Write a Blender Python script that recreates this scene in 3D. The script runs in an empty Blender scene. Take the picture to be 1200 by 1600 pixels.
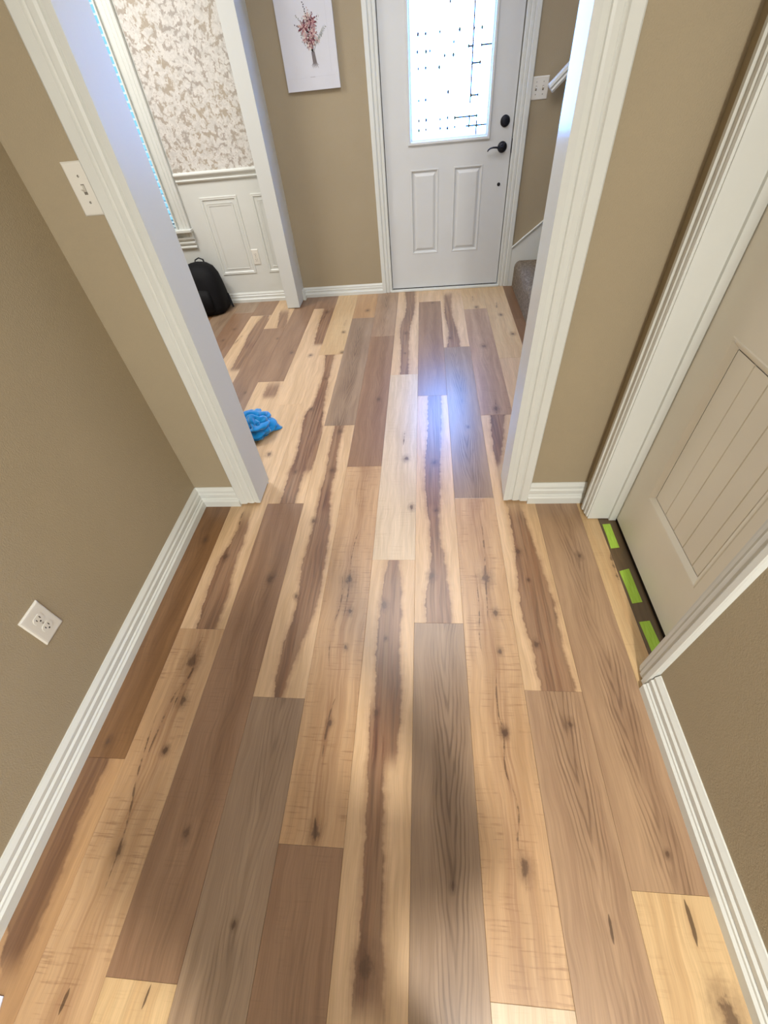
import bpy, bmesh, math, random
from mathutils import Vector, Matrix, noise

# ------------------------------------------------------------------ camera
scene = bpy.context.scene
COL = scene.collection
cam_data = bpy.data.cameras.new('camera')
cam = bpy.data.objects.new('camera', cam_data)
COL.objects.link(cam)
cam_data.sensor_fit = 'VERTICAL'
cam_data.sensor_height = 24.0
cam_data.lens = 24.0 * 663.6 / 1600.0
cam_data.clip_start = 0.02
right = Vector((0.99502326, 0.06168119, -0.07825692))
down = Vector((-0.00788545, -0.73416653, -0.67892365))
fwd = Vector((-0.09933043, 0.67616192, -0.73002639))
CAM_H = 1.46
m = Matrix.Identity(4)
for i in range(3):
    m[i][0], m[i][1], m[i][2] = right[i], -down[i], -fwd[i]
m[2][3] = CAM_H
cam.matrix_world = m
scene.camera = cam

# ------------------------------------------------------------------ world, light, exposure
world = bpy.data.worlds.new('world')
scene.world = world
world.use_nodes = True
bg = world.node_tree.nodes['Background']
bg.inputs[0].default_value = (0.30, 0.72, 1.0, 1)
bg.inputs[1].default_value = 1.3
vs = scene.view_settings
vs.view_transform = 'Standard'; vs.look = 'None'; vs.exposure = 0.12; vs.gamma = 1.0
vs.use_curve_mapping = False
scene.display_settings.display_device = 'sRGB'


def area(name, loc, aim, sx, sy, power, color, spread=180):
    d = bpy.data.lights.new(name, 'AREA'); d.shape = 'RECTANGLE'; d.size = sx; d.size_y = sy
    d.energy = power; d.color = color; d.spread = math.radians(spread)
    o = bpy.data.objects.new(name, d); COL.objects.link(o); o.location = loc
    o.rotation_euler = (Vector(aim) - Vector(loc)).to_track_quat('-Z', 'Y').to_euler()
    return o


LK = 1.0
area('hall_ceiling_light', (0.36, -1.20, 2.57), (0.36, -1.20, 0), 0.13, 0.13, 84 * LK, (1.0, 0.95, 0.86))
area('living_room_fill', (-0.2, -3.7, 1.7), (-0.2, 0, 1.0), 2.8, 2.0, 98 * LK, (0.96, 1.0, 1.0))  # added soft fill from the unseen room behind the camera
area('foyer_fill', (-0.1, 2.3, 2.57), (-0.1, 2.3, 0), 1.3, 1.2, 30 * LK, (1.0, 0.96, 0.93))  # added overhead fill for the foyer, no fixture seen
area('dining_fill', (-2.3, 2.9, 2.57), (-2.3, 2.9, 0), 0.8, 0.8, 56 * LK, (1.0, 0.97, 0.92))  # invented fill at ceiling height to brighten the dining room
area('stair_area_light', (1.8, 3.5, 2.57), (1.8, 3.5, 0), 0.4, 0.4, 6 * LK, (1.0, 0.90, 0.78))  # unseen area lamp above the stairs
DOOR_GLOW = (3.4, 9.5, 26.0)
DOOR_GLOW_K = 1.0

random.seed(7)

# ------------------------------------------------------------------ node helper


def srgb(r, g, b):
    f = lambda c: ((c / 255 + 0.055) / 1.055) ** 2.4 if c / 255 > 0.04045 else c / 255 / 12.92
    return (f(r), f(g), f(b), 1.0)


class NB:
    def __init__(s, name):
        s.mat = bpy.data.materials.new(name); s.mat.use_nodes = True
        s.t = s.mat.node_tree; s.t.nodes.clear()
        s.out = s.t.nodes.new('ShaderNodeOutputMaterial')
        s.bsdf = s.t.nodes.new('ShaderNodeBsdfPrincipled')
        s.t.links.new(s.bsdf.outputs[0], s.out.inputs[0])

    def put(s, sock, v):
        if isinstance(v, bpy.types.NodeSocket): s.t.links.new(v, sock)
        elif v is not None: sock.default_value = v

    def math(s, op, a, b=None, c=None):
        n = s.t.nodes.new('ShaderNodeMath'); n.operation = op
        s.put(n.inputs[0], a); s.put(n.inputs[1], b); s.put(n.inputs[2], c)
        return n.outputs[0]

    def smooth(s, v, a, b, lo=0.0, hi=1.0):
        n = s.t.nodes.new('ShaderNodeMapRange'); n.interpolation_type = 'SMOOTHSTEP'
        s.put(n.inputs[0], v); s.put(n.inputs[1], a); s.put(n.inputs[2], b); s.put(n.inputs[3], lo); s.put(n.inputs[4], hi)
        return n.outputs[0]

    def mix(s, f, a, b, mode='MIX'):
        n = s.t.nodes.new('ShaderNodeMix'); n.data_type = 'RGBA'; n.blend_type = mode
        s.put(n.inputs[0], f); s.put(n.inputs[6], a); s.put(n.inputs[7], b)
        return n.outputs[2]

    def comb(s, x, y, z=0.0):
        n = s.t.nodes.new('ShaderNodeCombineXYZ'); s.put(n.inputs[0], x); s.put(n.inputs[1], y); s.put(n.inputs[2], z)
        return n.outputs[0]

    def noise(s, vec, scale=1.0, detail=3.0, rough=0.55, dist=0.0):
        n = s.t.nodes.new('ShaderNodeTexNoise'); s.put(n.inputs['Vector'], vec)
        n.inputs['Scale'].default_value = scale; n.inputs['Detail'].default_value = detail
        n.inputs['Roughness'].default_value = rough; n.inputs['Distortion'].default_value = dist
        return n.outputs['Fac']

    def curve(s, v, pts, lo, hi):
        """piecewise curve through pts (x in 0..1, y in lo..hi)"""
        n = s.t.nodes.new('ShaderNodeFloatCurve'); c = n.mapping.curves[0]
        n.mapping.use_clip = False
        ys = [(x, (y - lo) / (hi - lo)) for x, y in pts]
        c.points[0].location = ys[0]; c.points[1].location = ys[-1]
        for p in ys[1:-1]: c.points.new(*p)
        n.mapping.update()
        s.put(n.inputs['Value'], v)
        return s.math('MULTIPLY_ADD', n.outputs[0], hi - lo, lo)

    def object_xyz(s):
        n = s.t.nodes.new('ShaderNodeTexCoord'); q = s.t.nodes.new('ShaderNodeSeparateXYZ')
        s.t.links.new(n.outputs['Object'], q.inputs[0])
        return n.outputs['Object'], q.outputs[0], q.outputs[1], q.outputs[2]

    def bump(s, h, strength=0.3, dist=0.001):
        n = s.t.nodes.new('ShaderNodeBump'); n.inputs['Strength'].default_value = strength
        n.inputs['Distance'].default_value = dist
        s.put(n.inputs['Height'], h); s.t.links.new(n.outputs[0], s.bsdf.inputs['Normal'])


def simple(name, col, rough=0.5, var=0.04, scale=6.0, bump=0.0, bscale=200.0, bdist=0.001, metallic=0.0, spec=0.5, col2=None, sheen=0.0):
    b = NB(name); v, x, y, z = b.object_xyz()
    n = b.noise(v, scale, 4)
    c2 = col2 or tuple(min(1, c * (1 - 4 * var)) for c in col[:3]) + (1,)
    b.put(b.bsdf.inputs['Base Color'], b.mix(b.smooth(n, 0.3, 0.7), col, c2))
    b.bsdf.inputs['Roughness'].default_value = rough
    b.bsdf.inputs['Metallic'].default_value = metallic
    b.bsdf.inputs['Specular IOR Level'].default_value = spec
    if sheen: b.bsdf.inputs['Sheen Weight'].default_value = sheen
    if bump: b.bump(b.noise(v, bscale, 2), bump, bdist)
    return b.mat


M = {}
M['wall'] = simple('wall_taupe_paint', srgb(161, 148, 123), 0.75, 0.01, 3.0, 0.7, 240.0, 0.0016)
M['white'] = simple('white_trim_paint', srgb(211, 214, 210), 0.32, 0.008, 5.0, 0.06, 60.0, 0.001)
M['jamb'] = None
M['door'] = simple('white_door_paint', srgb(206, 209, 210), 0.42, 0.008, 4.0, 0.15, 120.0, 0.0008)
M['closet'] = simple('cream_door_paint', srgb(226, 222, 208), 0.4, 0.008, 4.0, 0.15, 120.0, 0.0008)
M['plate'] = simple('white_plastic', srgb(218, 216, 208), 0.35, 0.005)
M['slot'] = simple('dark_slot', srgb(25, 18, 14), 0.6)
M['bronze'] = simple('dark_bronze', srgb(28, 30, 40), 0.4, 0.03, 30, metallic=0.6)
M['ceiling'] = simple('ceiling_paint', srgb(225, 220, 210), 0.9, 0.01)
M['sub'] = simple('subfloor_dark', srgb(48, 36, 26), 0.9, 0.05)
M['carpet'] = None
M['came'] = simple('came_lead', srgb(60, 60, 66), 0.5)
M['bagcloth'] = simple('black_nylon', srgb(14, 14, 17), 0.7, 0.05, 40, 0.4, 700, 0.0006, spec=0.2)
M['bagstrap'] = simple('black_webbing', srgb(30, 31, 36), 0.75, 0.05, 60, 0.5, 900, 0.0006, spec=0.2)
M['cloth'] = simple('blue_microfiber', srgb(8, 128, 196), 0.95, 0.04, 30, 0.5, 900, 0.001, sheen=0.6, spec=0.1)
M['canvas'] = simple('canvas_white', srgb(206, 208, 216), 0.8, 0.008, 8, 0.3, 900, 0.0004)
M['paper'] = simple('white_paper', srgb(222, 224, 240), 0.7, 0.005)
M['blind'] = simple('blind_white', srgb(190, 214, 226), 0.5, 0.01)
M['shade'] = simple('grey_plastic_recess', srgb(120, 114, 104), 0.6)
M['steel'] = simple('screw_metal', srgb(170, 168, 160), 0.35, 0.02, metallic=0.8)
M['rubber'] = simple('black_rubber', srgb(22, 20, 20), 0.8)


def make_jamb():
    b = NB('white_jamb_gloss'); v, x, y, z = b.object_xyz()
    b.bsdf.inputs['Base Color'].default_value = srgb(206, 209, 206)
    b.bsdf.inputs['Roughness'].default_value = 0.24
    b.bsdf.inputs['Specular IOR Level'].default_value = 0.16
    br = b.noise(b.comb(b.math('MULTIPLY', x, 220.0), b.math('MULTIPLY', y, 220.0), b.math('MULTIPLY', z, 4.0)), 1.0, 3)
    b.bump(br, 0.5, 0.0008)
    return b.mat


def make_carpet():
    b = NB('carpet_brown'); v, x, y, z = b.object_xyz()
    a = b.noise(v, 55.0, 4); c = b.noise(v, 260.0, 2)
    col = b.mix(b.smooth(a, 0.35, 0.65), srgb(150, 136, 118), srgb(188, 174, 154))
    col = b.mix(b.smooth(c, 0.4, 0.62), col, srgb(116, 102, 84))
    b.put(b.bsdf.inputs['Base Color'], col); b.bsdf.inputs['Roughness'].default_value = 1.0
    b.bsdf.inputs['Specular IOR Level'].default_value = 0.1
    b.bump(b.math('ADD', a, c), 1.0, 0.014)
    return b.mat


def make_wallpaper():
    b = NB('damask_wallpaper'); v, x, y, z = b.object_xyz()
    n1 = b.noise(v, 24.0, 6, 0.62, 1.2)
    n2 = b.noise(v, 42.0, 4, 0.6, 1.5)
    n3 = b.noise(v, 3.5, 2)
    vo = b.t.nodes.new('ShaderNodeTexVoronoi'); vo.feature = 'SMOOTH_F1'; vo.inputs['Scale'].default_value = 34.0
    vd = b.t.nodes.new('ShaderNodeVectorMath'); vd.operation = 'ADD'
    nz = b.t.nodes.new('ShaderNodeTexNoise'); nz.inputs['Scale'].default_value = 12; nz.inputs['Detail'].default_value = 3
    sc = b.t.nodes.new('ShaderNodeVectorMath'); sc.operation = 'SCALE'; sc.inputs['Scale'].default_value = 0.09
    b.put(nz.inputs['Vector'], v); b.put(sc.inputs[0], nz.outputs['Color']); b.put(vd.inputs[0], v); b.put(vd.inputs[1], sc.outputs[0])
    b.put(vo.inputs['Vector'], vd.outputs[0])
    leaf = b.smooth(b.math('ADD', vo.outputs['Distance'], b.math('MULTIPLY', b.math('SUBTRACT', n2, 0.5), 0.9)), 0.42, 0.62)
    base = b.mix(b.smooth(n1, 0.35, 0.6), srgb(192, 190, 186), srgb(212, 210, 206))
    tone = b.mix(b.smooth(n3, 0.4, 0.62), srgb(140, 130, 122), srgb(150, 134, 110))
    col = b.mix(b.math('MULTIPLY', leaf, 0.70), base, tone)
    col = b.mix(b.math('MULTIPLY', b.smooth(n1, 0.52, 0.60), b.math('MULTIPLY', b.smooth(n2, 0.42, 0.6), 0.6)), col, srgb(150, 138, 128))
    b.put(b.bsdf.inputs['Base Color'], col); b.bsdf.inputs['Roughness'].default_value = 0.5
    b.bump(b.math('ADD', leaf, n2), 0.25, 0.001)
    return b.mat


def make_tape():
    b = NB('green_painter_tape'); v, x, y, z = b.object_xyz()
    n = b.noise(b.comb(b.math('MULTIPLY', x, 260.0), b.math('MULTIPLY', y, 20.0), 0.0), 1.0, 2)
    b.put(b.bsdf.inputs['Base Color'], b.mix(b.smooth(n, 0.3, 0.7), srgb(150, 190, 60), srgb(170, 208, 82)))
    b.bsdf.inputs['Roughness'].default_value = 0.7
    b.bump(n, 0.3, 0.0006)
    return b.mat


M['jamb'] = make_jamb(); M['jamb_satin'] = make_jamb(); M['jamb_satin'].name = 'white_jamb_satin'
for n_ in M['jamb_satin'].node_tree.nodes:
    if n_.type == 'BSDF_PRINCIPLED': n_.inputs['Roughness'].default_value = 0.38; n_.inputs['Specular IOR Level'].default_value = 0.18
M['carpet'] = make_carpet(); M['wallpaper'] = make_wallpaper(); M['tape'] = make_tape()
gb = NB('frosted_glass_daylight')
gv, gx, gy, gz = gb.object_xyz()
em = gb.t.nodes.new('ShaderNodeEmission'); em.inputs[1].default_value = DOOR_GLOW_K
gb.put(em.inputs[0], gb.mix(gb.smooth(gb.noise(gv, 60.0, 2), 0.35, 0.65), DOOR_GLOW + (1,), tuple(c * 0.88 for c in DOOR_GLOW) + (1,)))
gb.t.links.new(em.outputs[0], gb.out.inputs[0]); gb.t.nodes.remove(gb.bsdf)
M['glow'] = gb.mat
wg = NB('window_glass'); wg.bsdf.inputs['Transmission Weight'].default_value = 1.0; wg.bsdf.inputs['Roughness'].default_value = 0.0
wg.bsdf.inputs['IOR'].default_value = 1.0
M['pane'] = wg.mat

# ------------------------------------------------------------------ mesh helpers


def obj(name, verts, faces, mat, parent=None, loc=(0, 0, 0), smooth=False, bevel=0.0, mats=None, fmat=None):
    me = bpy.data.meshes.new(name); me.from_pydata([tuple(v) for v in verts], [], faces); me.validate()
    bm = bmesh.new(); bm.from_mesh(me)
    bmesh.ops.recalc_face_normals(bm, faces=bm.faces)
    if bevel:
        bmesh.ops.bevel(bm, geom=[e for e in bm.edges], offset=bevel, segments=2, affect='EDGES', profile=0.6, clamp_overlap=True)
    bm.to_mesh(me); bm.free()
    for mm in (mats or [mat]): me.materials.append(mm)
    if fmat:
        for p, k in zip(me.polygons, fmat): p.material_index = k
    if smooth:
        for p in me.polygons: p.use_smooth = True
    o = bpy.data.objects.new(name, me); COL.objects.link(o); o.location = loc
    if parent: o.parent = parent
    return o


def box_vf(x0, x1, y0, y1, z0, z1, base=0):
    v = [(x, y, z) for z in (z0, z1) for y in (y0, y1) for x in (x0, x1)]
    f = [(0, 2, 3, 1), (4, 5, 7, 6), (0, 1, 5, 4), (2, 6, 7, 3), (0, 4, 6, 2), (1, 3, 7, 5)]
    return v, [tuple(i + base for i in q) for q in f]


def box(name, b, mat, parent=None, bevel=0.0, origin=None):
    x0, x1, y0, y1, z0, z1 = b
    o = origin or (0, 0, 0)
    v, f = box_vf(x0 - o[0], x1 - o[0], y0 - o[1], y1 - o[1], z0 - o[2], z1 - o[2])
    return obj(name, v, f, mat, parent, o, bevel=bevel)


def boxes(name, bs, mat, parent=None):
    V, F = [], []
    for b in bs:
        v, f = box_vf(*b, base=len(V)); V += v; F += f
    return obj(name, V, F, mat, parent)


def extrude(name, prof, a, b, wdir, odir, mat, parent=None, loc=(0, 0, 0)):
    """closed profile [(w, o)] swept straight from a to b; w along wdir, o along odir"""
    a, b, wd, od = Vector(a), Vector(b), Vector(wdir), Vector(odir)
    n = len(prof)
    V = [a + wd * w + od * o for w, o in prof] + [b + wd * w + od * o for w, o in prof]
    F = [(i, (i + 1) % n, n + (i + 1) % n, n + i) for i in range(n)] + [tuple(range(n - 1, -1, -1)), tuple(range(n, 2 * n))]
    return obj(name, V, F, mat, parent, loc)


def lathe(name, prof, mat, axis_mat, parent=None, seg=24):
    V, F = [], []
    for r, h in prof:
        for k in range(seg):
            a = 2 * math.pi * k / seg
            V.append(axis_mat @ Vector((r * math.cos(a), r * math.sin(a), h)))
    for i in range(len(prof) - 1):
        for k in range(seg):
            F.append((i * seg + k, i * seg + (k + 1) % seg, (i + 1) * seg + (k + 1) % seg, (i + 1) * seg + k))
    F.append(tuple(range(seg))); F.append(tuple((len(prof) - 1) * seg + k for k in range(seg)))
    return obj(name, V, F, mat, parent, smooth=True)


def tube(name, pts, radii, mat, parent=None, seg=10, flat=1.0):
    pts = [Vector(p) for p in pts]; V, F = [], []
    up = Vector((0, 0, 1))
    for i, p in enumerate(pts):
        d = (pts[min(i + 1, len(pts) - 1)] - pts[max(i - 1, 0)]).normalized()
        s = d.cross(up); s = s.normalized() if s.length > 1e-4 else Vector((1, 0, 0))
        t = s.cross(d).normalized(); r = radii[i] if isinstance(radii, (list, tuple)) else radii
        for k in range(seg):
            a = 2 * math.pi * k / seg
            V.append(p + s * (r * math.cos(a)) + t * (r * flat * math.sin(a)))
    for i in range(len(pts) - 1):
        for k in range(seg):
            F.append((i * seg + k, i * seg + (k + 1) % seg, (i + 1) * seg + (k + 1) % seg, (i + 1) * seg + k))
    F.append(tuple(range(seg))); F.append(tuple((len(pts) - 1) * seg + k for k in range(seg)))
    return obj(name, V, F, mat, parent, smooth=True)


def empty(name, loc=(0, 0, 0)):
    o = bpy.data.objects.new(name, None); o.empty_display_size = 0.05
    COL.objects.link(o); o.location = loc
    return o


def tag(o, label=None, cat=None, group=None, kind=None):
    if label: o['label'] = label
    if cat: o['category'] = cat
    if group: o['group'] = group
    if kind: o['kind'] = kind
    return o


def struct(o, label=None, cat=None): return tag(o, label, cat, kind='structure')


# ------------------------------------------------------------------ room shell
CZ = 2.60
struct(box('ceiling', (-4.1, 3.1, -4.1, 4.3, CZ, CZ + 0.1), M['ceiling']), 'flat white ceiling above the hall and foyer, out of frame', 'ceiling')
w = boxes('wall_left', [(-1.24, -1.12, -2.6, 1.425, 0, CZ)], M['wall']); struct(w, 'tan wall on the left with the duplex outlet', 'wall')
w = boxes('wall_middle_left', [(-4.0, -0.832, 1.425, 1.56, 0, CZ)], M['wall']); struct(w, 'narrow tan wall left of the wide opening, with the light switch', 'wall')
w = boxes('wall_middle_right', [(0.377, 3.0, 1.425, 1.56, 0, CZ)], M['wall']); struct(w, 'narrow tan wall between the wide opening and the closet door', 'wall')
w = boxes('wall_opening_header', [(-0.832, 0.377, 1.425, 1.56, 2.22, CZ)], M['wall']); struct(w, 'tan wall strip over the wide opening, out of frame', 'wall')
w = boxes('wall_right', [(0.71, 0.83, -2.6, 0.622, 0, CZ), (0.71, 0.83, 0.622, 1.318, 2.08, CZ), (0.71, 0.83, 1.318, 1.425, 0, CZ)], M['wall'])
struct(w, 'tan wall on the right around the closet door', 'wall')
# front wall: dining part (with window opening) and foyer part (with door opening)
w = boxes('wall_front_dining', [(-4.0, -3.0, 4.04, 4.2, 0, CZ), (-3.0, -2.045, 4.04, 4.2, 0, 0.60), (-3.0, -2.045, 4.04, 4.2, 2.2, CZ), (-2.045, -1.16, 4.04, 4.2, 0, CZ)], M['white'])
struct(w, 'white panelled dining room wall with wallpaper above the chair rail', 'wall')
w = boxes('wall_front_foyer', [(-1.16, -0.300, 4.07, 4.2, 0, CZ), (-0.300, 0.645, 4.07, 4.2, 2.06, CZ), (0.645, 3.0, 4.07, 4.2, 0, CZ)], M['wall'])
struct(w, 'taupe foyer wall around the white front door', 'wall')
struct(boxes('wall_outer_left', [(-4.1, -4.0, -4.1, 4.3, 0, CZ)], M['wall']), 'far left outer wall, out of frame', 'wall')
struct(boxes('wall_outer_right', [(3.0, 3.1, -4.1, 4.3, 0, CZ)], M['wall']), 'far right outer wall, out of frame', 'wall')
struct(boxes('wall_back', [(-4.0, 3.0, -4.1, -4.0, 0, CZ)], M['wall']), 'wall behind the camera, out of frame', 'wall')
struct(boxes('wall_stair_side', [(0.90, 3.0, 2.955, 3.055, 0, CZ)], M['wall']), 'tan wall on the near side of the carpeted stairs', 'wall')
struct(boxes('wall_closet_back', [(1.50, 1.60, -1.0, 1.425, 0, CZ)], M['wall']), 'back wall inside the closet, hidden by its door', 'wall')
wp = boxes('wallpaper', [(-1.925, -1.16, 4.036, 4.04, 0.96, CZ), (-4.0, -3.1, 4.036, 4.04, 0.96, CZ), (-3.1, -1.925, 4.036, 4.04, 2.3, CZ)], M['wallpaper'], bpy.data.objects['wall_front_dining'])
wp['label'] = 'grey and beige damask wallpaper'

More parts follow.
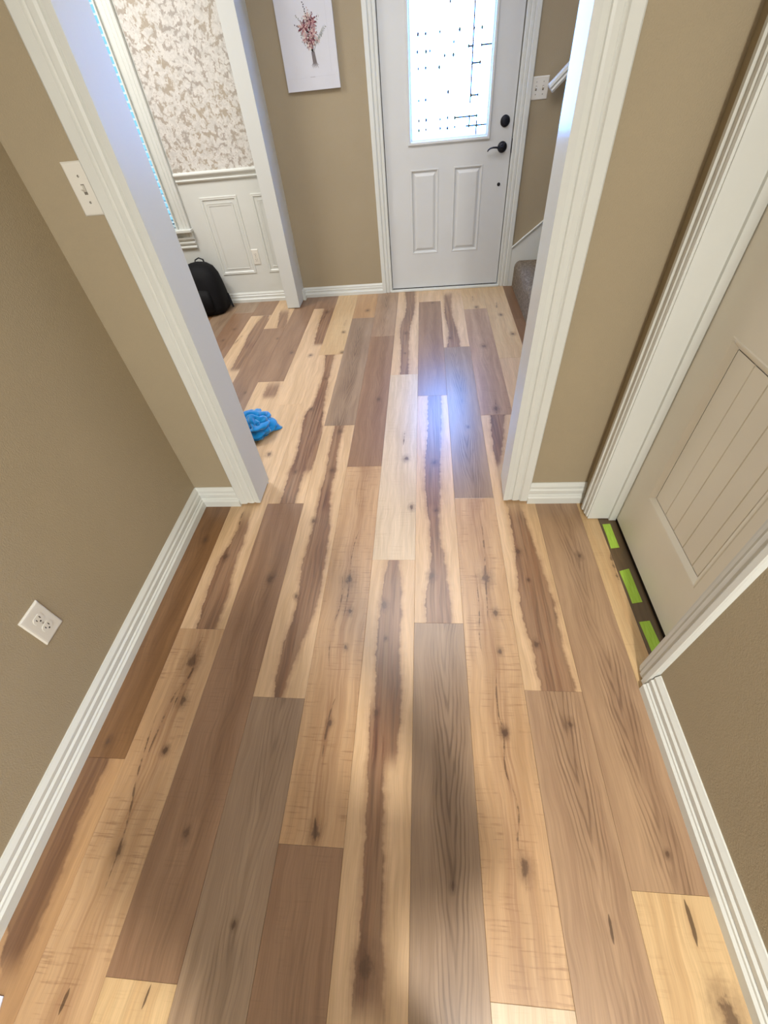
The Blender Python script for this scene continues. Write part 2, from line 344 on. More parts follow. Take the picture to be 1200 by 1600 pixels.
# ------------------------------------------------------------------ floor of planks
W = 0.183; X0 = -0.049; PL = 1.55
floor = box('floor', (-4.0, 3.0, -4.0, 4.12, -0.08, -0.008), M['sub'])
struct(floor, 'wood look plank floor running from the hall to the front door', 'floor')
JOINTS = {-8: [2.15, 3.7], -7: [1.88, 3.43], -6: [0.287, 1.5, 2.58], -5: [0.74, 2.29, 3.78], -4: [-0.172, 1.415, 2.93], -3: [0.493, 2.05, 3.54], -2: [0.103, 1.68, 3.19], -1: [1.074, 2.605], 0: [0.783, 2.336, 3.8], 1: [-0.148, 1.437, 2.96], 2: [0.545, 2.11, 3.6], 3: [0.061, 1.5, 2.77], 4: [0.3, 1.9, 3.38]}
FEAT = {
 (-8, 1): {'s': [[(0.944, 0.0235, 0.1425), (1.22, -0.0095, 0.1295), (1.499, 0.0155, 0.0825)], [(0.595, 0.0195, 0.1185), (0.831, 0.0125, 0.1055), (1.041, 0.0065, 0.1285)]], 'k': [], 'r': [([(1.008, -0.0885), (1.206, -0.0525)], 0.004)]},
 (-7, 1): {'s': [], 'k': [(0.0725, 1.361, 0.01), (0.0375, 0.569, 0.008)], 'r': []},
 (-7, 2): {'s': [[(0.026, 0.0195, 0.0955), (0.35, -0.0315, 0.0495)]], 'k': [], 'r': []},
 (-6, 0): {'s': [[(1.075, 0.0055, 0.0465), (1.232, -0.0525, 0.0475), (1.395, -0.0735, 0.0365), (1.538, -0.0655, 0.0415)]], 'k': [], 'r': []},
 (-6, 1): {'s': [], 'k': [(0.0355, 0.899, 0.01), (0.0085, 0.048, 0.008)], 'r': []},
 (-6, 2): {'s': [[(0.869, -0.0095, 0.0785), (1.064, -0.0115, 0.0715)]], 'k': [], 'r': []},
 (-6, 3): {'s': [], 'k': [(0.0605, 0.411, 0.012)], 'r': []},
 (-5, 0): {'s': [], 'k': [(0.0095, 1.421, 0.02), (0.0305, 1.28, 0.012), (0.0335, 1.127, 0.008), (0.0035, 0.871, 0.01), (0.0305, 1.127, 0.009)], 'r': [([(1.079, -0.0215), (1.172, -0.0185), (1.301, -0.0075), (1.387, 0.0235), (1.457, 0.0115), (1.533, 0.0155)], 0.004), ([(1.231, 0.0025), (1.32, 0.0095), (1.397, 0.0295)], 0.003), ([(0.765, 0.0045), (0.871, 0.0035), (0.96, -0.0065), (1.057, -0.0285), (1.176, -0.0415), (1.267, -0.0475)], 0.003), ([(0.568, 0.0095), (0.618, 0.0115)], 0.005)]},
 (-5, 1): {'s': [[(0, -0.0235, 0.0575), (0.161, -0.0375, 0.0545), (0.339, -0.0405, 0.0365), (0.446, -0.0185, 0.0395), (0.595, -0.0115, 0.0225)]], 'k': [(-0.0205, 0.347, 0.012), (0.0015, 1.057, 0.012)], 'r': [([(0.494, -0.0005), (0.613, -0.0165), (0.63, 0.0115)], 0.003)]},
 (-5, 2): {'s': [[(0.798, 0.0245, 0.1165), (1.098, 0.0075, 0.1045), (1.436, 0.0005, 0.1035)]], 'k': [(0.0315, 0.643, 0.013), (0.0375, 1.408, 0.016)], 'r': [([(1.157, -0.0025), (1.436, 0.0525)], 0.004)]},
 (-4, 0): {'s': [], 'k': [], 'r': [([(1.503, 0.0215), (1.549, 0.0285)], 0.003)]},
 (-4, 1): {'s': [], 'k': [(0.0325, 1.148, 0.014), (0.0045, 0.283, 0.01)], 'r': []},
 (-4, 2): {'s': [[(0.217, -0.0365, 0.0785), (0.476, -0.0255, 0.0975), (0.74, -0.0485, 0.0655), (0.864, -0.0165, 0.0575), (1.091, -0.0055, 0.0415), (1.487, -0.0355, 0.0295)], [(0, -0.0305, 0.0465), (0.203, -0.0285, 0.0475), (0.385, -0.0215, 0.0585), (0.612, -0.0365, 0.0705), (0.768, -0.0405, 0.0635), (0.87, -0.0145, 0.0465), (1.079, -0.0195, 0.0285)]], 'k': [(0.0015, 0.231, 0.008), (-0.0195, 0.814, 0.012), (0.0165, 1.175, 0.01)], 'r': []},
 (-4, 3): {'s': [], 'k': [(0.0505, 0.365, 0.012), (0.0825, 0.025, 0.013)], 'r': [([(0.464, 0.0395), (0.605, 0.0435)], 0.005)]},
 (-3, 0): {'s': [], 'k': [(0.0145, 0.993, 0.006)], 'r': [([(0.982, 0.0135), (1.005, 0.0145)], 0.003)]},
 (-3, 1): {'s': [[(0.002, -0.0185, 0.0095), (0.184, -0.0275, 0.0385), (0.352, -0.0115, 0.0695), (0.574, -0.0275, 0.0725), (0.771, -0.0175, 0.0605), (1.039, -0.0215, 0.0195)], [(0.863, -0.0145, 0.0425), (1.015, -0.0175, 0.0315), (1.157, -0.0155, 0.0355), (1.343, -0.0245, 0.0225), (1.504, -0.0275, 0.0285)]], 'k': [(-0.0215, 0.805, 0.011), (-0.0205, 0.398, 0.008), (0.0115, 1.498, 0.012), (0.0155, 1.162, 0.012)], 'r': []},
 (-3, 3): {'s': [], 'k': [(0.0215, 0.147, 0.014)], 'r': []},
 (-2, 1): {'s': [], 'k': [(0.0025, 0.869, 0.017), (0.0255, 0.724, 0.009), (0.0255, 0.574, 0.007), (0.0055, 0.316, 0.008), (0.0065, 0.031, 0.013)], 'r': [([(0.664, -0.0015), (0.769, 0.0065), (0.869, 0.0055), (1.007, 0.0015), (1.16, 0.0275)], 0.003), ([(0.479, -0.0195), (0.62, -0.0355), (0.781, -0.0165), (0.909, -0.0335)], 0.002), ([(0.221, -0.0055), (0.338, 0.0015), (0.407, 0.0185)], 0.002), ([(0.007, 0.0115), (0.068, 0.0005)], 0.004), ([(0.205, -0.0035), (0.259, -0.0015), (0.325, 0.0035)], 0.002)]},
 (-2, 2): {'s': [], 'k': [(0.0315, 0.635, 0.013)], 'r': []},
 (-1, 0): {'s': [[(0.779, -0.0285, 0.0435), (0.974, -0.0355, 0.0535), (1.162, -0.0455, 0.0425), (1.327, -0.0415, 0.0435), (1.53, -0.0275, 0.0255)], [(0.276, -0.0405, 0.0375), (0.487, -0.0325, 0.0245), (0.774, -0.0415, 0.0075), (0.96, -0.0525, -0.0045)]], 'k': [(-0.0265, 1.332, 0.013), (-0.0125, 1.193, 0.006), (-0.0125, 0.363, 0.018), (-0.0275, 0.931, 0.008)], 'r': []},
 (-1, 1): {'s': [], 'k': [(0.0715, 0.308, 0.011), (0.0365, 0.663, 0.013)], 'r': [([(0.768, 0.0175), (0.917, 0.0235)], 0.004)]},
 (-1, 2): {'s': [[(0.014, -0.0275, 0.0305), (0.35, -0.0345, 0.0235), (0.706, -0.0525, 0.0265), (1.028, -0.0165, 0.0555), (1.401, -0.0325, 0.0515)]], 'k': [(-0.0045, 0.617, 0.012), (-0.0015, 0.295, 0.008)], 'r': []},
 (0, 0): {'s': [], 'k': [(0.0175, 0.809, 0.006)], 'r': [([(0.797, 0.0165), (0.822, 0.0175)], 0.003)]},
 (0, 1): {'s': [[(0.003, -0.0475, 0.0515), (0.106, -0.0475, 0.0485), (0.259, -0.0275, 0.0365), (0.401, -0.0255, 0.0205), (0.629, -0.0445, 0.0125)], [(0.575, -0.0375, 0.0225), (0.889, -0.0475, 0.0305), (1.167, -0.0335, 0.0445), (1.523, -0.0275, 0.0555)]], 'k': [(-0.0255, 0.212, 0.013), (0.0045, 0.577, 0.01), (0.0015, 0.917, 0.012)], 'r': []},
 (0, 2): {'s': [], 'k': [(0.0235, 1.435, 0.01)], 'r': []},
 (1, 1): {'s': [], 'k': [(0.0105, 1.132, 0.018), (0.0295, 0.977, 0.01), (0.0305, 0.826, 0.008), (0.0115, 0.563, 0.01), (0.0215, 0.239, 0.014), (0.0095, 0.56, 0.008)], 'r': [([(0.926, -0.0005), (1.126, 0.0095), (1.259, 0.0175), (1.44, 0.0225)], 0.003), ([(0.794, -0.0135), (0.842, -0.0365), (1.004, -0.0275), (1.177, -0.0285)], 0.002), ([(0.468, -0.0035), (0.563, 0.0075), (0.618, -0.0005), (0.748, 0.0085)], 0.002), ([(0.171, 0.0105), (0.233, 0.0205), (0.278, 0.0115), (0.363, 0.0235), (0.464, 0.0015), (0.56, 0.0095)], 0.0025)]},
 (1, 2): {'s': [], 'k': [(0.0115, 0.565, 0.008)], 'r': []},
 (1, 3): {'s': [[(0.005, -0.0685, 0.0275), (0.235, -0.0495, 0.0205), (0.575, -0.0645, -0.0065), (0.995, -0.0495, 0.0125)]], 'k': [(-0.0425, 0.143, 0.012)], 'r': []},
 (2, 0): {'s': [], 'k': [(0.0315, 1.451, 0.009)], 'r': [([(0.963, 0.0215), (1.023, 0.0245)], 0.004)]},
 (2, 1): {'s': [[(0.003, -0.0345, 0.0755), (0.155, -0.0435, 0.0665), (0.315, -0.0555, 0.0715), (0.498, -0.0435, 0.0565), (0.668, -0.0365, 0.0425), (0.844, -0.0355, 0.0245)], [(1.118, -0.0515, -0.0375), (1.268, -0.0525, -0.0045), (1.556, -0.0375, 0.0445)]], 'k': [(-0.0275, 0.574, 0.011), (-0.0235, 0.164, 0.009), (-0.0085, 0.434, 0.006)], 'r': []},
 (2, 2): {'s': [], 'k': [(0.0035, 0.062, 0.014), (0.0065, 0.845, 0.016)], 'r': [([(-0.009, 0.0015), (0.074, 0.0045), (0.174, 0.0125)], 0.003)]},
 (2, 3): {'s': [], 'k': [(0.0135, 0.032, 0.014)], 'r': [([(0.138, -0.0065), (0.276, -0.0005)], 0.005)]},
 (3, 0): {'s': [], 'k': [(0.0485, 1.357, 0.022)], 'r': [([(1.454, 0.0255), (1.502, 0.0295), (1.547, 0.0285)], 0.006)]},
 (3, 1): {'s': [], 'k': [(0.0215, 0.077, 0.006), (0.0325, 1.037, 0.01)], 'r': []},
 (3, 3): {'s': [], 'k': [(0.0055, 0.693, 0.013), (0.0495, 0.353, 0.014)], 'r': [([(0.812, -0.0115), (0.942, -0.0025)], 0.006)]},
 (4, 1): {'s': [], 'k': [], 'r': [([(0.652, -0.0275), (0.707, -0.0315), (0.826, -0.0225)], 0.005)]},
}

PAL = {  # base a, base b, streak, streak dark
    'pale': ((208, 174, 134), (192, 158, 118), (128, 86, 62), (84, 52, 38)),
    'white': ((208, 186, 156), (194, 170, 138), (150, 122, 98), (90, 66, 50)),
    'knotty': ((202, 170, 124), (190, 154, 108), (150, 110, 76), (86, 56, 38)),
    'tan': ((186, 146, 102), (170, 130, 90), (112, 74, 50), (82, 50, 34)),
    'saw': ((192, 156, 116), (176, 138, 98), (140, 100, 70), (90, 60, 42)),
    'sawtaupe': ((178, 144, 112), (158, 124, 96), (130, 96, 74), (90, 62, 48)),
    'taupe': ((150, 116, 88), (134, 100, 74), (112, 82, 60), (84, 58, 42)),
    'brown': ((134, 96, 60), (118, 82, 50), (96, 64, 40), (72, 46, 30)),
    'cath': ((170, 138, 106), (152, 120, 92), (118, 88, 66), (88, 62, 46)),
    'grey': ((156, 130, 104), (140, 114, 90), (106, 82, 64), (80, 58, 44)),
}
TYPES = {(-8, 1): 'pale', (-8, 2): 'taupe', (-8, 0): 'saw', (-7, 0): 'pale', (-7, 1): 'taupe', (-7, 2): 'pale',
         (-6, 0): 'tan', (-6, 1): 'brown', (-6, 2): 'pale', (-6, 3): 'taupe', (-5, 0): 'saw', (-5, 1): 'pale', (-5, 2): 'pale', (-5, 3): 'taupe',
         (-4, 0): 'knotty', (-4, 1): 'taupe', (-4, 2): 'pale', (-4, 3): 'knotty', (-3, 0): 'grey', (-3, 1): 'pale', (-3, 2): 'grey', (-3, 3): 'tan',
         (-2, 0): 'taupe', (-2, 1): 'saw', (-2, 2): 'taupe', (-2, 3): 'cath', (-1, 0): 'pale', (-1, 1): 'white', (-1, 2): 'pale',
         (0, 0): 'grey', (0, 1): 'pale', (0, 2): 'taupe', (0, 3): 'pale', (1, 0): 'white', (1, 1): 'saw', (1, 2): 'grey', (1, 3): 'pale',
         (2, 0): 'cath', (2, 1): 'pale', (2, 2): 'sawtaupe', (2, 3): 'knotty', (3, 0): 'knotty', (3, 1): 'cath', (3, 2): 'pale', (3, 3): 'knotty',
         (4, 0): 'saw', (4, 1): 'knotty', (4, 2): 'brown', (4, 3): 'brown'}


def plank_material(name, kind, ln, feat, seed):
    ca, cb, cs, cd = [srgb(*[sum(c) / 3 * 0.10 + q * 0.90 - 3 for q in c]) for c in PAL[kind]]
    b = NB(name); vec, U, V, Z = b.object_xyz()
    us = b.math('ADD', U, seed * 1.37)
    vv = b.math('ADD', V, seed * 2.11)
    wob = b.noise(b.comb(b.math('MULTIPLY', us, 3.0), b.math('MULTIPLY', vv, 3.5)), 1.0, 2)
    uw = b.math('ADD', us, b.math('MULTIPLY', wob, 0.05))
    g1 = b.noise(b.comb(b.math('MULTIPLY', uw, 26.0), b.math('MULTIPLY', vv, 1.4)), 1.0, 3)
    fib = b.noise(b.comb(b.math('MULTIPLY', uw, 300.0), b.math('MULTIPLY', vv, 9.0)), 1.0, 3)
    fib2 = b.noise(b.comb(b.math('MULTIPLY', uw, 90.0), b.math('MULTIPLY', vv, 3.0)), 1.0, 4)
    col = b.mix(b.smooth(g1, 0.32, 0.68), ca, cb)
    rag = b.noise(b.comb(b.math('MULTIPLY', us, 14.0), b.math('MULTIPLY', vv, 22.0)), 1.0, 4, 0.62)
    rag2 = b.noise(b.comb(b.math('MULTIPLY', us, 70.0), b.math('MULTIPLY', vv, 45.0)), 1.0, 3, 0.6)
    ragw = b.math('MULTIPLY', b.math('SUBTRACT', rag, 0.5), 0.030)
    Ur = b.math('ADD', U, ragw)
    vn = b.math('DIVIDE', V, ln)
    # grain lines
    if kind in ('grey', 'cath', 'brown', 'taupe', 'sawtaupe'):
        k = {'grey': 1.0, 'cath': 1.0, 'brown': 0.35, 'taupe': 0.4, 'sawtaupe': 0.4}[kind]
        uc = 0.018 if seed % 2 else -0.006
        au = b.math('ABSOLUTE', b.math('SUBTRACT', b.math('ADD', U, b.math('MULTIPLY', b.math('SUBTRACT', wob, 0.5), 0.04)), uc))
        t = b.math('MULTIPLY', b.math('POWER', b.math('DIVIDE', au, 0.05), 1.35), 0.55)
        t = b.math('MULTIPLY', b.math('SUBTRACT', t, vv), 7.0)
        t = b.math('ADD', t, b.math('MULTIPLY', fib2, 1.1))
        line = b.math('POWER', b.math('ABSOLUTE', b.math('SINE', b.math('MULTIPLY', t, math.pi))), 0.55)
        line = b.smooth(line, 0.92, 0.40)
        patch = b.smooth(b.noise(b.comb(b.math('MULTIPLY', us, 4.0), b.math('MULTIPLY', vv, 2.2)), 1.0, 2), 0.38, 0.6)
        msk = b.math('MULTIPLY', b.smooth(au, 0.062, 0.03), b.math('MULTIPLY_ADD', patch, 0.7, 0.3))
        heart = b.math('MULTIPLY', b.smooth(au, 0.05, 0.0), b.math('MULTIPLY', patch, 0.35 * k))
        col = b.mix(heart, col, cs)
        col = b.mix(b.math('MULTIPLY', line, b.math('MULTIPLY', msk, 0.62 * k)), col, b.mix(0.5, cs, cd))
    if kind in ('saw', 'sawtaupe', 'taupe', 'brown', 'knotty', 'white'):
        k = {'saw': 1.0, 'sawtaupe': 0.8, 'taupe': 0.35, 'brown': 0.4, 'knotty': 0.3, 'white': 0.3}[kind]
        sw = b.noise(b.comb(b.math('MULTIPLY', us, 9.0), b.math('MULTIPLY', vv, 150.0)), 1.0, 2)
        sp = b.noise(b.comb(b.math('MULTIPLY', us, 14.0), b.math('MULTIPLY', vv, 6.0)), 1.0, 3)
        sm = b.math('MULTIPLY', b.smooth(sw, 0.54, 0.66), b.smooth(sp, 0.42, 0.62))
        col = b.mix(b.math('MULTIPLY', sm, 0.55 * k), col, cs)
        if kind == 'saw':
            mid = b.math('MULTIPLY', b.smooth(b.math('ABSOLUTE', b.math('SUBTRACT', U, 0.004)), 0.055, 0.015), b.smooth(fib2, 0.40, 0.62))
            col = b.mix(b.math('MULTIPLY', mid, 0.58), col, cs)
    # long soft heartwood tone
    tone = b.noise(b.comb(b.math('MULTIPLY', us, 60.0), b.math('MULTIPLY', vv, 1.2)), 1.0, 2)
    scol = b.mix(b.smooth(fib2, 0.35, 0.65), cs, cd)
    scol = b.mix(b.math('MULTIPLY', b.smooth(tone, 0.45, 0.6), 0.35), scol, b.mix(0.5, ca, cs))
    for rows in feat.get('s', []):
        rows = [list(r) for r in rows]
        a0, a1 = rows[0][0], rows[-1][0]
        if a0 < 0.12: a0 = -0.3
        if a1 > ln - 0.15: a1 = ln + 0.3
        pl = [(min(1, max(0, r[0] / ln)), r[1]) for r in rows]; pr = [(min(1, max(0, r[0] / ln)), r[2]) for r in rows]
        eL = b.curve(vn, pl, -0.12, 0.12); eR = b.curve(vn, pr, -0.12, 0.12)
        mk = b.math('MULTIPLY', b.smooth(b.math('SUBTRACT', Ur, eL), -0.002, 0.005), b.smooth(b.math('SUBTRACT', eR, Ur), -0.004, 0.009))
        mk = b.math('MULTIPLY', mk, b.smooth(V, a0 - 0.02, a0 + 0.05)); mk = b.math('MULTIPLY', mk, b.smooth(V, a1 + 0.06, a1 - 0.10))
        hal = b.math('MULTIPLY', b.smooth(b.math('SUBTRACT', Ur, eL), -0.022, 0.0), b.smooth(b.math('SUBTRACT', eR, Ur), -0.022, 0.0))
        hal = b.math('MULTIPLY', hal, b.math('MULTIPLY', b.smooth(V, a0 - 0.05, a0 + 0.05), b.smooth(V, a1 + 0.10, a1 - 0.08)))
        col = b.mix(b.math('MULTIPLY', hal, 0.28), col, cs)
        col = b.mix(b.math('MULTIPLY', mk, 0.78), col, scol)
        # darker rim
        rim = b.math('MULTIPLY', mk, b.smooth(b.math('MINIMUM', b.math('SUBTRACT', Ur, eL), b.math('SUBTRACT', eR, Ur)), 0.010, 0.002))
        col = b.mix(b.math('MULTIPLY', rim, 0.28), col, cd)
    for pts, wd in feat.get('r', []):
        pp = [(min(1, max(0, p[0] / ln)), p[1]) for p in pts]
        cx = b.curve(vn, pp, -0.12, 0.12)
        dd = b.math('ABSOLUTE', b.math('SUBTRACT', b.math('ADD', U, b.math('MULTIPLY', b.math('SUBTRACT', rag, 0.5), 0.006)), cx))
        a0, a1 = pts[0][0], pts[-1][0]; L2 = (a1 - a0) * 0.25 + 0.005
        e = b.math('MULTIPLY', b.smooth(V, a0, a0 + L2), b.smooth(V, a1, a1 - L2))
        hw = b.math('MULTIPLY', e, b.math('MULTIPLY', wd * 1.1, b.smooth(rag, 0.3, 0.7)) if a1 - a0 > 0.12 else wd * 0.7)
        mk = b.math('MULTIPLY', b.smooth(b.math('SUBTRACT', dd, hw), 0.0016, -0.0006), b.smooth(e, 0.02, 0.2))
        if a1 - a0 > 0.12: mk = b.math('MULTIPLY', mk, b.math('MULTIPLY_ADD', b.smooth(rag, 0.40, 0.58), 0.75, 0.1))
        halo = b.math('MULTIPLY', e, b.smooth(dd, wd * 4 + 0.006, 0.0))
        col = b.mix(b.math('MULTIPLY', halo, 0.22), col, cs)
        col = b.mix(b.math('MULTIPLY', mk, 0.8), col, (0.055, 0.028, 0.014, 1))
    for (u, v, r) in feat.get('k', []):
        du = b.math('DIVIDE', b.math('SUBTRACT', U, u), r); dv = b.math('DIVIDE', b.math('SUBTRACT', V, v), r * 1.5)
        d = b.math('SQRT', b.math('ADD', b.math('MULTIPLY', du, du), b.math('MULTIPLY', dv, dv)))
        d = b.math('ADD', d, b.math('MULTIPLY', b.math('SUBTRACT', rag2, 0.5), 2.2))
        col = b.mix(b.smooth(d, 2.6, 0.6, 0.0, 0.40), col, cd)
        col = b.mix(b.smooth(d, 1.0, 0.35, 0.0, 0.75), col, (0.085, 0.045, 0.026, 1))
    shade = b.math('MULTIPLY_ADD', fib, 0.50, 0.75)
    shade = b.math('MULTIPLY', shade, b.math('MULTIPLY_ADD', fib2, 0.40, 0.80))
    col = b.mix(1.0, col, b.comb(shade, shade, shade), 'MULTIPLY')
    b.put(b.bsdf.inputs['Base Color'], col)
    b.put(b.bsdf.inputs['Roughness'], b.math('MULTIPLY_ADD', fib2, 0.12, 0.25))
    b.bsdf.inputs['Specular IOR Level'].default_value = 0.7
    b.bump(fib, 0.10, 0.0006)
    return b.mat


def plank(x0, x1, y0, y1, mat, cx, lab=None):
    """one board with its long edges eased; local origin on the board's axis at its near end"""
    g = 0.0002; e = 0.0006; t = -0.008
    xa, xb, ya, yb = x0 + g - cx, x1 - g - cx, g, (y1 - y0) - g
    V = [(xa, ya, t), (xb, ya, t), (xb, yb, t), (xa, yb, t), (xa, ya, -e), (xb, ya, -e), (xb, yb, -e), (xa, yb, -e),
         (xa + e, ya + e, 0), (xb - e, ya + e, 0), (xb - e, yb - e, 0), (xa + e, yb - e, 0)]
    F = [(3, 2, 1, 0), (8, 9, 10, 11)]
    for k in range(4):
        n = (k + 1) % 4
        F += [(k, n, 4 + n, 4 + k), (4 + k, 4 + n, 8 + n, 8 + k)]
    o = obj('plank', V, F, mat, floor, (cx, y0, 0.0))
    return o


generic = {}


def gen_mat(kind, i):
    if (kind, i) not in generic:
        f = {}
        rr = random.Random(hash((len(kind), i)) & 255)
        if kind in ('pale', 'tan'):
            pts = [(v, -0.035 + rr.uniform(-.015, .02), 0.03 + rr.uniform(-.02, .02)) for v in (0.15, 0.5, 0.9, 1.3)]
            f['s'] = [pts]
        f['k'] = [(rr.uniform(-.04, .04), rr.uniform(0.2, 1.4), 0.011) for _ in range(3)]
        generic[(kind, i)] = plank_material('plank_%s_%d' % (kind, i), kind, PL, f, 3 + i + len(kind))
    return generic[(kind, i)]


order = ['pale', 'taupe', 'saw', 'knotty', 'grey', 'tan', 'white', 'brown']
for c in range(-15, 8):
    xa, xb = X0 + c * W, X0 + (c + 1) * W; cx = (xa + xb) / 2
    js = list(JOINTS.get(c, [((c * 0.613) % 1.5) + 0.2, ((c * 0.613) % 1.5) + 0.2 + PL]))
    ext = [js[0] - PL, js[0] - 2 * PL] if js[0] - PL > -1.6 else [js[0] - PL]
    lo = sorted(ext) + js
    while lo[-1] + PL < 4.02: lo.append(lo[-1] + PL)
    first = lo.index(js[0])
    for i, y0 in enumerate(lo):
        y1 = lo[i + 1] if i + 1 < len(lo) else 4.075
        k = i - first + 1
        y1 = min(y1, 4.075)
        if y1 < -1.3 or y1 - y0 < 0.02: continue
        # skip what lies under walls or is shut away
        if c <= -8 and y1 < 1.5: continue
        if c >= 5 : continue
        kind = TYPES.get((c, k)) or order[(c * 5 + k * 3) % 8]
        feat = FEAT.get((c, k))
        ln = y1 - y0
        if c in JOINTS and 0 <= k:
            full_y0 = y0
            mat = plank_material('plank_wood_%d_%d' % (c + 20, k), kind, max(ln, PL) if ln > 1.2 else PL, feat or {}, (c * 3 + k * 5) % 17 + 1)
        else:
            mat = gen_mat(kind, (c + k) % 2)
        xr = xb
        if c == 4 and y0 < 1.42:
            plank(xa, 0.752, y0, min(y1, 1.44), mat, cx)
            if y1 > 1.54: plank(xa, 0.775, 1.54, y1, mat, cx).location.y = 1.54
            continue
        if c == 4: xr = 0.775
        plank(xa, xr, y0, y1, mat, cx)
# reducer strip across the closet doorway
PAL['strip'] = ((104, 84, 58), (84, 66, 46), (70, 52, 36), (56, 40, 28))
strip_m = plank_material('doorway_strip_wood', 'strip', 0.7, {}, 9)
plank(0.753, 0.822, 0.60, 1.32, strip_m, 0.78).name = 'doorway_strip'

# ------------------------------------------------------------------ trims
BASE = [(0, 0), (0.028, 0), (0.028, 0.034), (0.022, 0.040), (0.021, 0.046), (0.016, 0.050), (0.018, 0.056), (0.018, 0.072), (0.012, 0.078), (0.013, 0.084), (0.013, 0.092), (0.006, 0.104), (0.004, 0.108), (0, 0.108)]
BASE_S = [(a * 0.8, b * 0.74) for a, b in BASE]


def baseboard(name, a, b, out, prof=BASE, label=None):
    # profile given as (outward, up); mitre ends left square
    o = extrude(name, [(o_, u_) for o_, u_ in prof], a, b, out, (0, 0, 1), M['white'])
    return struct(o, label or 'white moulded baseboard along the wall', 'baseboard')


CAS = [(0, 0), (0, 0.017), (0.004, 0.020), (0.034, 0.020), (0.038, 0.015), (0.042, 0.012), (0.047, 0.015), (0.062, 0.016), (0.070, 0.014), (0.073, 0.009), (0.077, 0.011), (0.092, 0.012), (0.098, 0.010), (0.100, 0.006), (0.100, 0)]


def casing(name, x_out, inward, y_wall, ydir, z0, z1, width=0.1, label=None, parent=None):
    s = width / 0.1
    o = extrude(name, [(a * s, d) for a, d in CAS], (x_out, y_wall, z0), (x_out, y_wall, z1), (inward, 0, 0), (0, ydir, 0), M['white'], parent)
    return struct(o, label, 'door casing') if not parent else o


baseboard('baseboard_left', (-1.12, -2.6, 0), (-1.12, 1.425, 0), (1, 0, 0), label='white moulded baseboard along the left wall')
baseboard('baseboard_middle_left', (-1.12, 1.425, 0), (-0.912, 1.425, 0), (0, -1, 0), label='short white baseboard left of the wide opening')
baseboard('baseboard_middle_right', (0.462, 1.425, 0), (0.71, 1.425, 0), (0, -1, 0), label='short white baseboard between the opening and the closet')
baseboard('baseboard_right', (0.71, -2.6, 0), (0.71, 0.562, 0), (-1, 0, 0), label='white moulded baseboard along the right wall')
baseboard('baseboard_foyer', (-1.097, 4.07, 0), (-0.372, 4.07, 0), (0, -1, 0), BASE_S, label='white baseboard left of the front door')
baseboard('baseboard_foyer_corner', (-1.097, 3.99, 0), (-1.097, 4.07, 0), (1, 0, 0), BASE_S, label='tiny white baseboard return against the post')
baseboard('baseboard_dining', (-3.98, 4.04, 0), (-1.206, 4.04, 0), (0, -1, 0), BASE_S, label='white baseboard under the dining wall panels')

# wide cased opening
struct(box('trim_1', (-0.832, -0.812, 1.409, 1.576, 0.012, 2.22), M['jamb_satin'], bevel=0.001), 'glossy white left jamb board of the wide opening', 'jamb')
V = [(x, y, z) for z in (0.012, 2.22) for x, y in ((0.3565, 1.409), (0.3770, 1.409), (0.3770, 1.576), (0.3658, 1.576))]
struct(obj('trim_2', V, [(3, 2, 1, 0), (4, 5, 6, 7), (0, 1, 5, 4), (1, 2, 6, 5), (2, 3, 7, 6), (3, 0, 4, 7)], M['jamb']), 'glossy white right jamb board of the wide opening', 'jamb')
struct(box('trim_3', (-0.832, 0.377, 1.409, 1.576, 2.20, 2.22), M['jamb']), 'white head jamb of the wide opening, out of frame', 'jamb')
casing('trim_4', -0.918, 1, 1.425, -1, 0.010, 2.30, 0.104, 'white fluted casing on the left side of the wide opening')
casing('trim_5', 0.466, -1, 1.425, -1, 0.010, 2.30, 0.098, 'white fluted casing on the right side of the wide opening')
struct(box('trim_6', (-0.93, 0.48, 1.405, 1.425, 2.21, 2.31), M['white']), 'white head casing of the wide opening, out of frame', 'casing')
casing('trim_7', -0.918, 1, 1.56, 1, 0.0, 2.30, 0.104, 'white casing on the foyer face of the opening, left side')
casing('trim_8', 0.466, -1, 1.56, 1, 0.0, 2.30, 0.098, 'white casing on the foyer face of the opening, right side')
# post between foyer and dining room
struct(box('trim_9', (-1.206, -1.097, 3.815, 4.07, 0.006, 2.4), M['jamb_satin'], bevel=0.0015), 'square white post between the dining room and the foyer', 'post')
struct(box('trim_10', (-1.206, -1.097, 1.56, 3.815, 2.2, CZ), M['wall']), 'header between foyer and dining room, out of frame', 'header')

# ------------------------------------------------------------------ dining wall: chair rail, panels, window
dw = bpy.data.objects['wall_front_dining']
RAIL = [(0, 0), (0.010, 0), (0.014, 0.006), (0.016, 0.012), (0.010, 0.018), (0.012, 0.030), (0.024, 0.040), (0.028, 0.048), (0.026, 0.056), (0.016, 0.062), (0, 0.062)]
o = extrude('chair_rail', RAIL, (-1.925, 4.04, 0.905), (-1.165, 4.04, 0.905), (0, -1, 0), (0, 0, 1), M['white'], dw)


def picture_mould(x0, x1, z0, z1, y, wdt=0.022, dep=0.007):
    """rectangular frame moulding on the wall, mitred"""
    prof = [(0, 0), (0, 0.005), (0.005, dep), (0.012, dep * 0.75), (0.017, dep), (wdt, 0.003), (wdt, 0)]
    V, F = [], []; n = len(prof)
    for (cx, cz, sx, sz) in ((x0, z0, 1, 1), (x1, z0, -1, 1), (x1, z1, -1, -1), (x0, z1, 1, -1)):
        for w_, d_ in prof: V.append((cx + sx * w_, y - d_, cz + sz * w_))
    for k in range(4):
        for i in range(n - 1):
            a = k * n + i; c = ((k + 1) % 4) * n + i
            F.append((a, a + 1, c + 1, c))
    return V, F


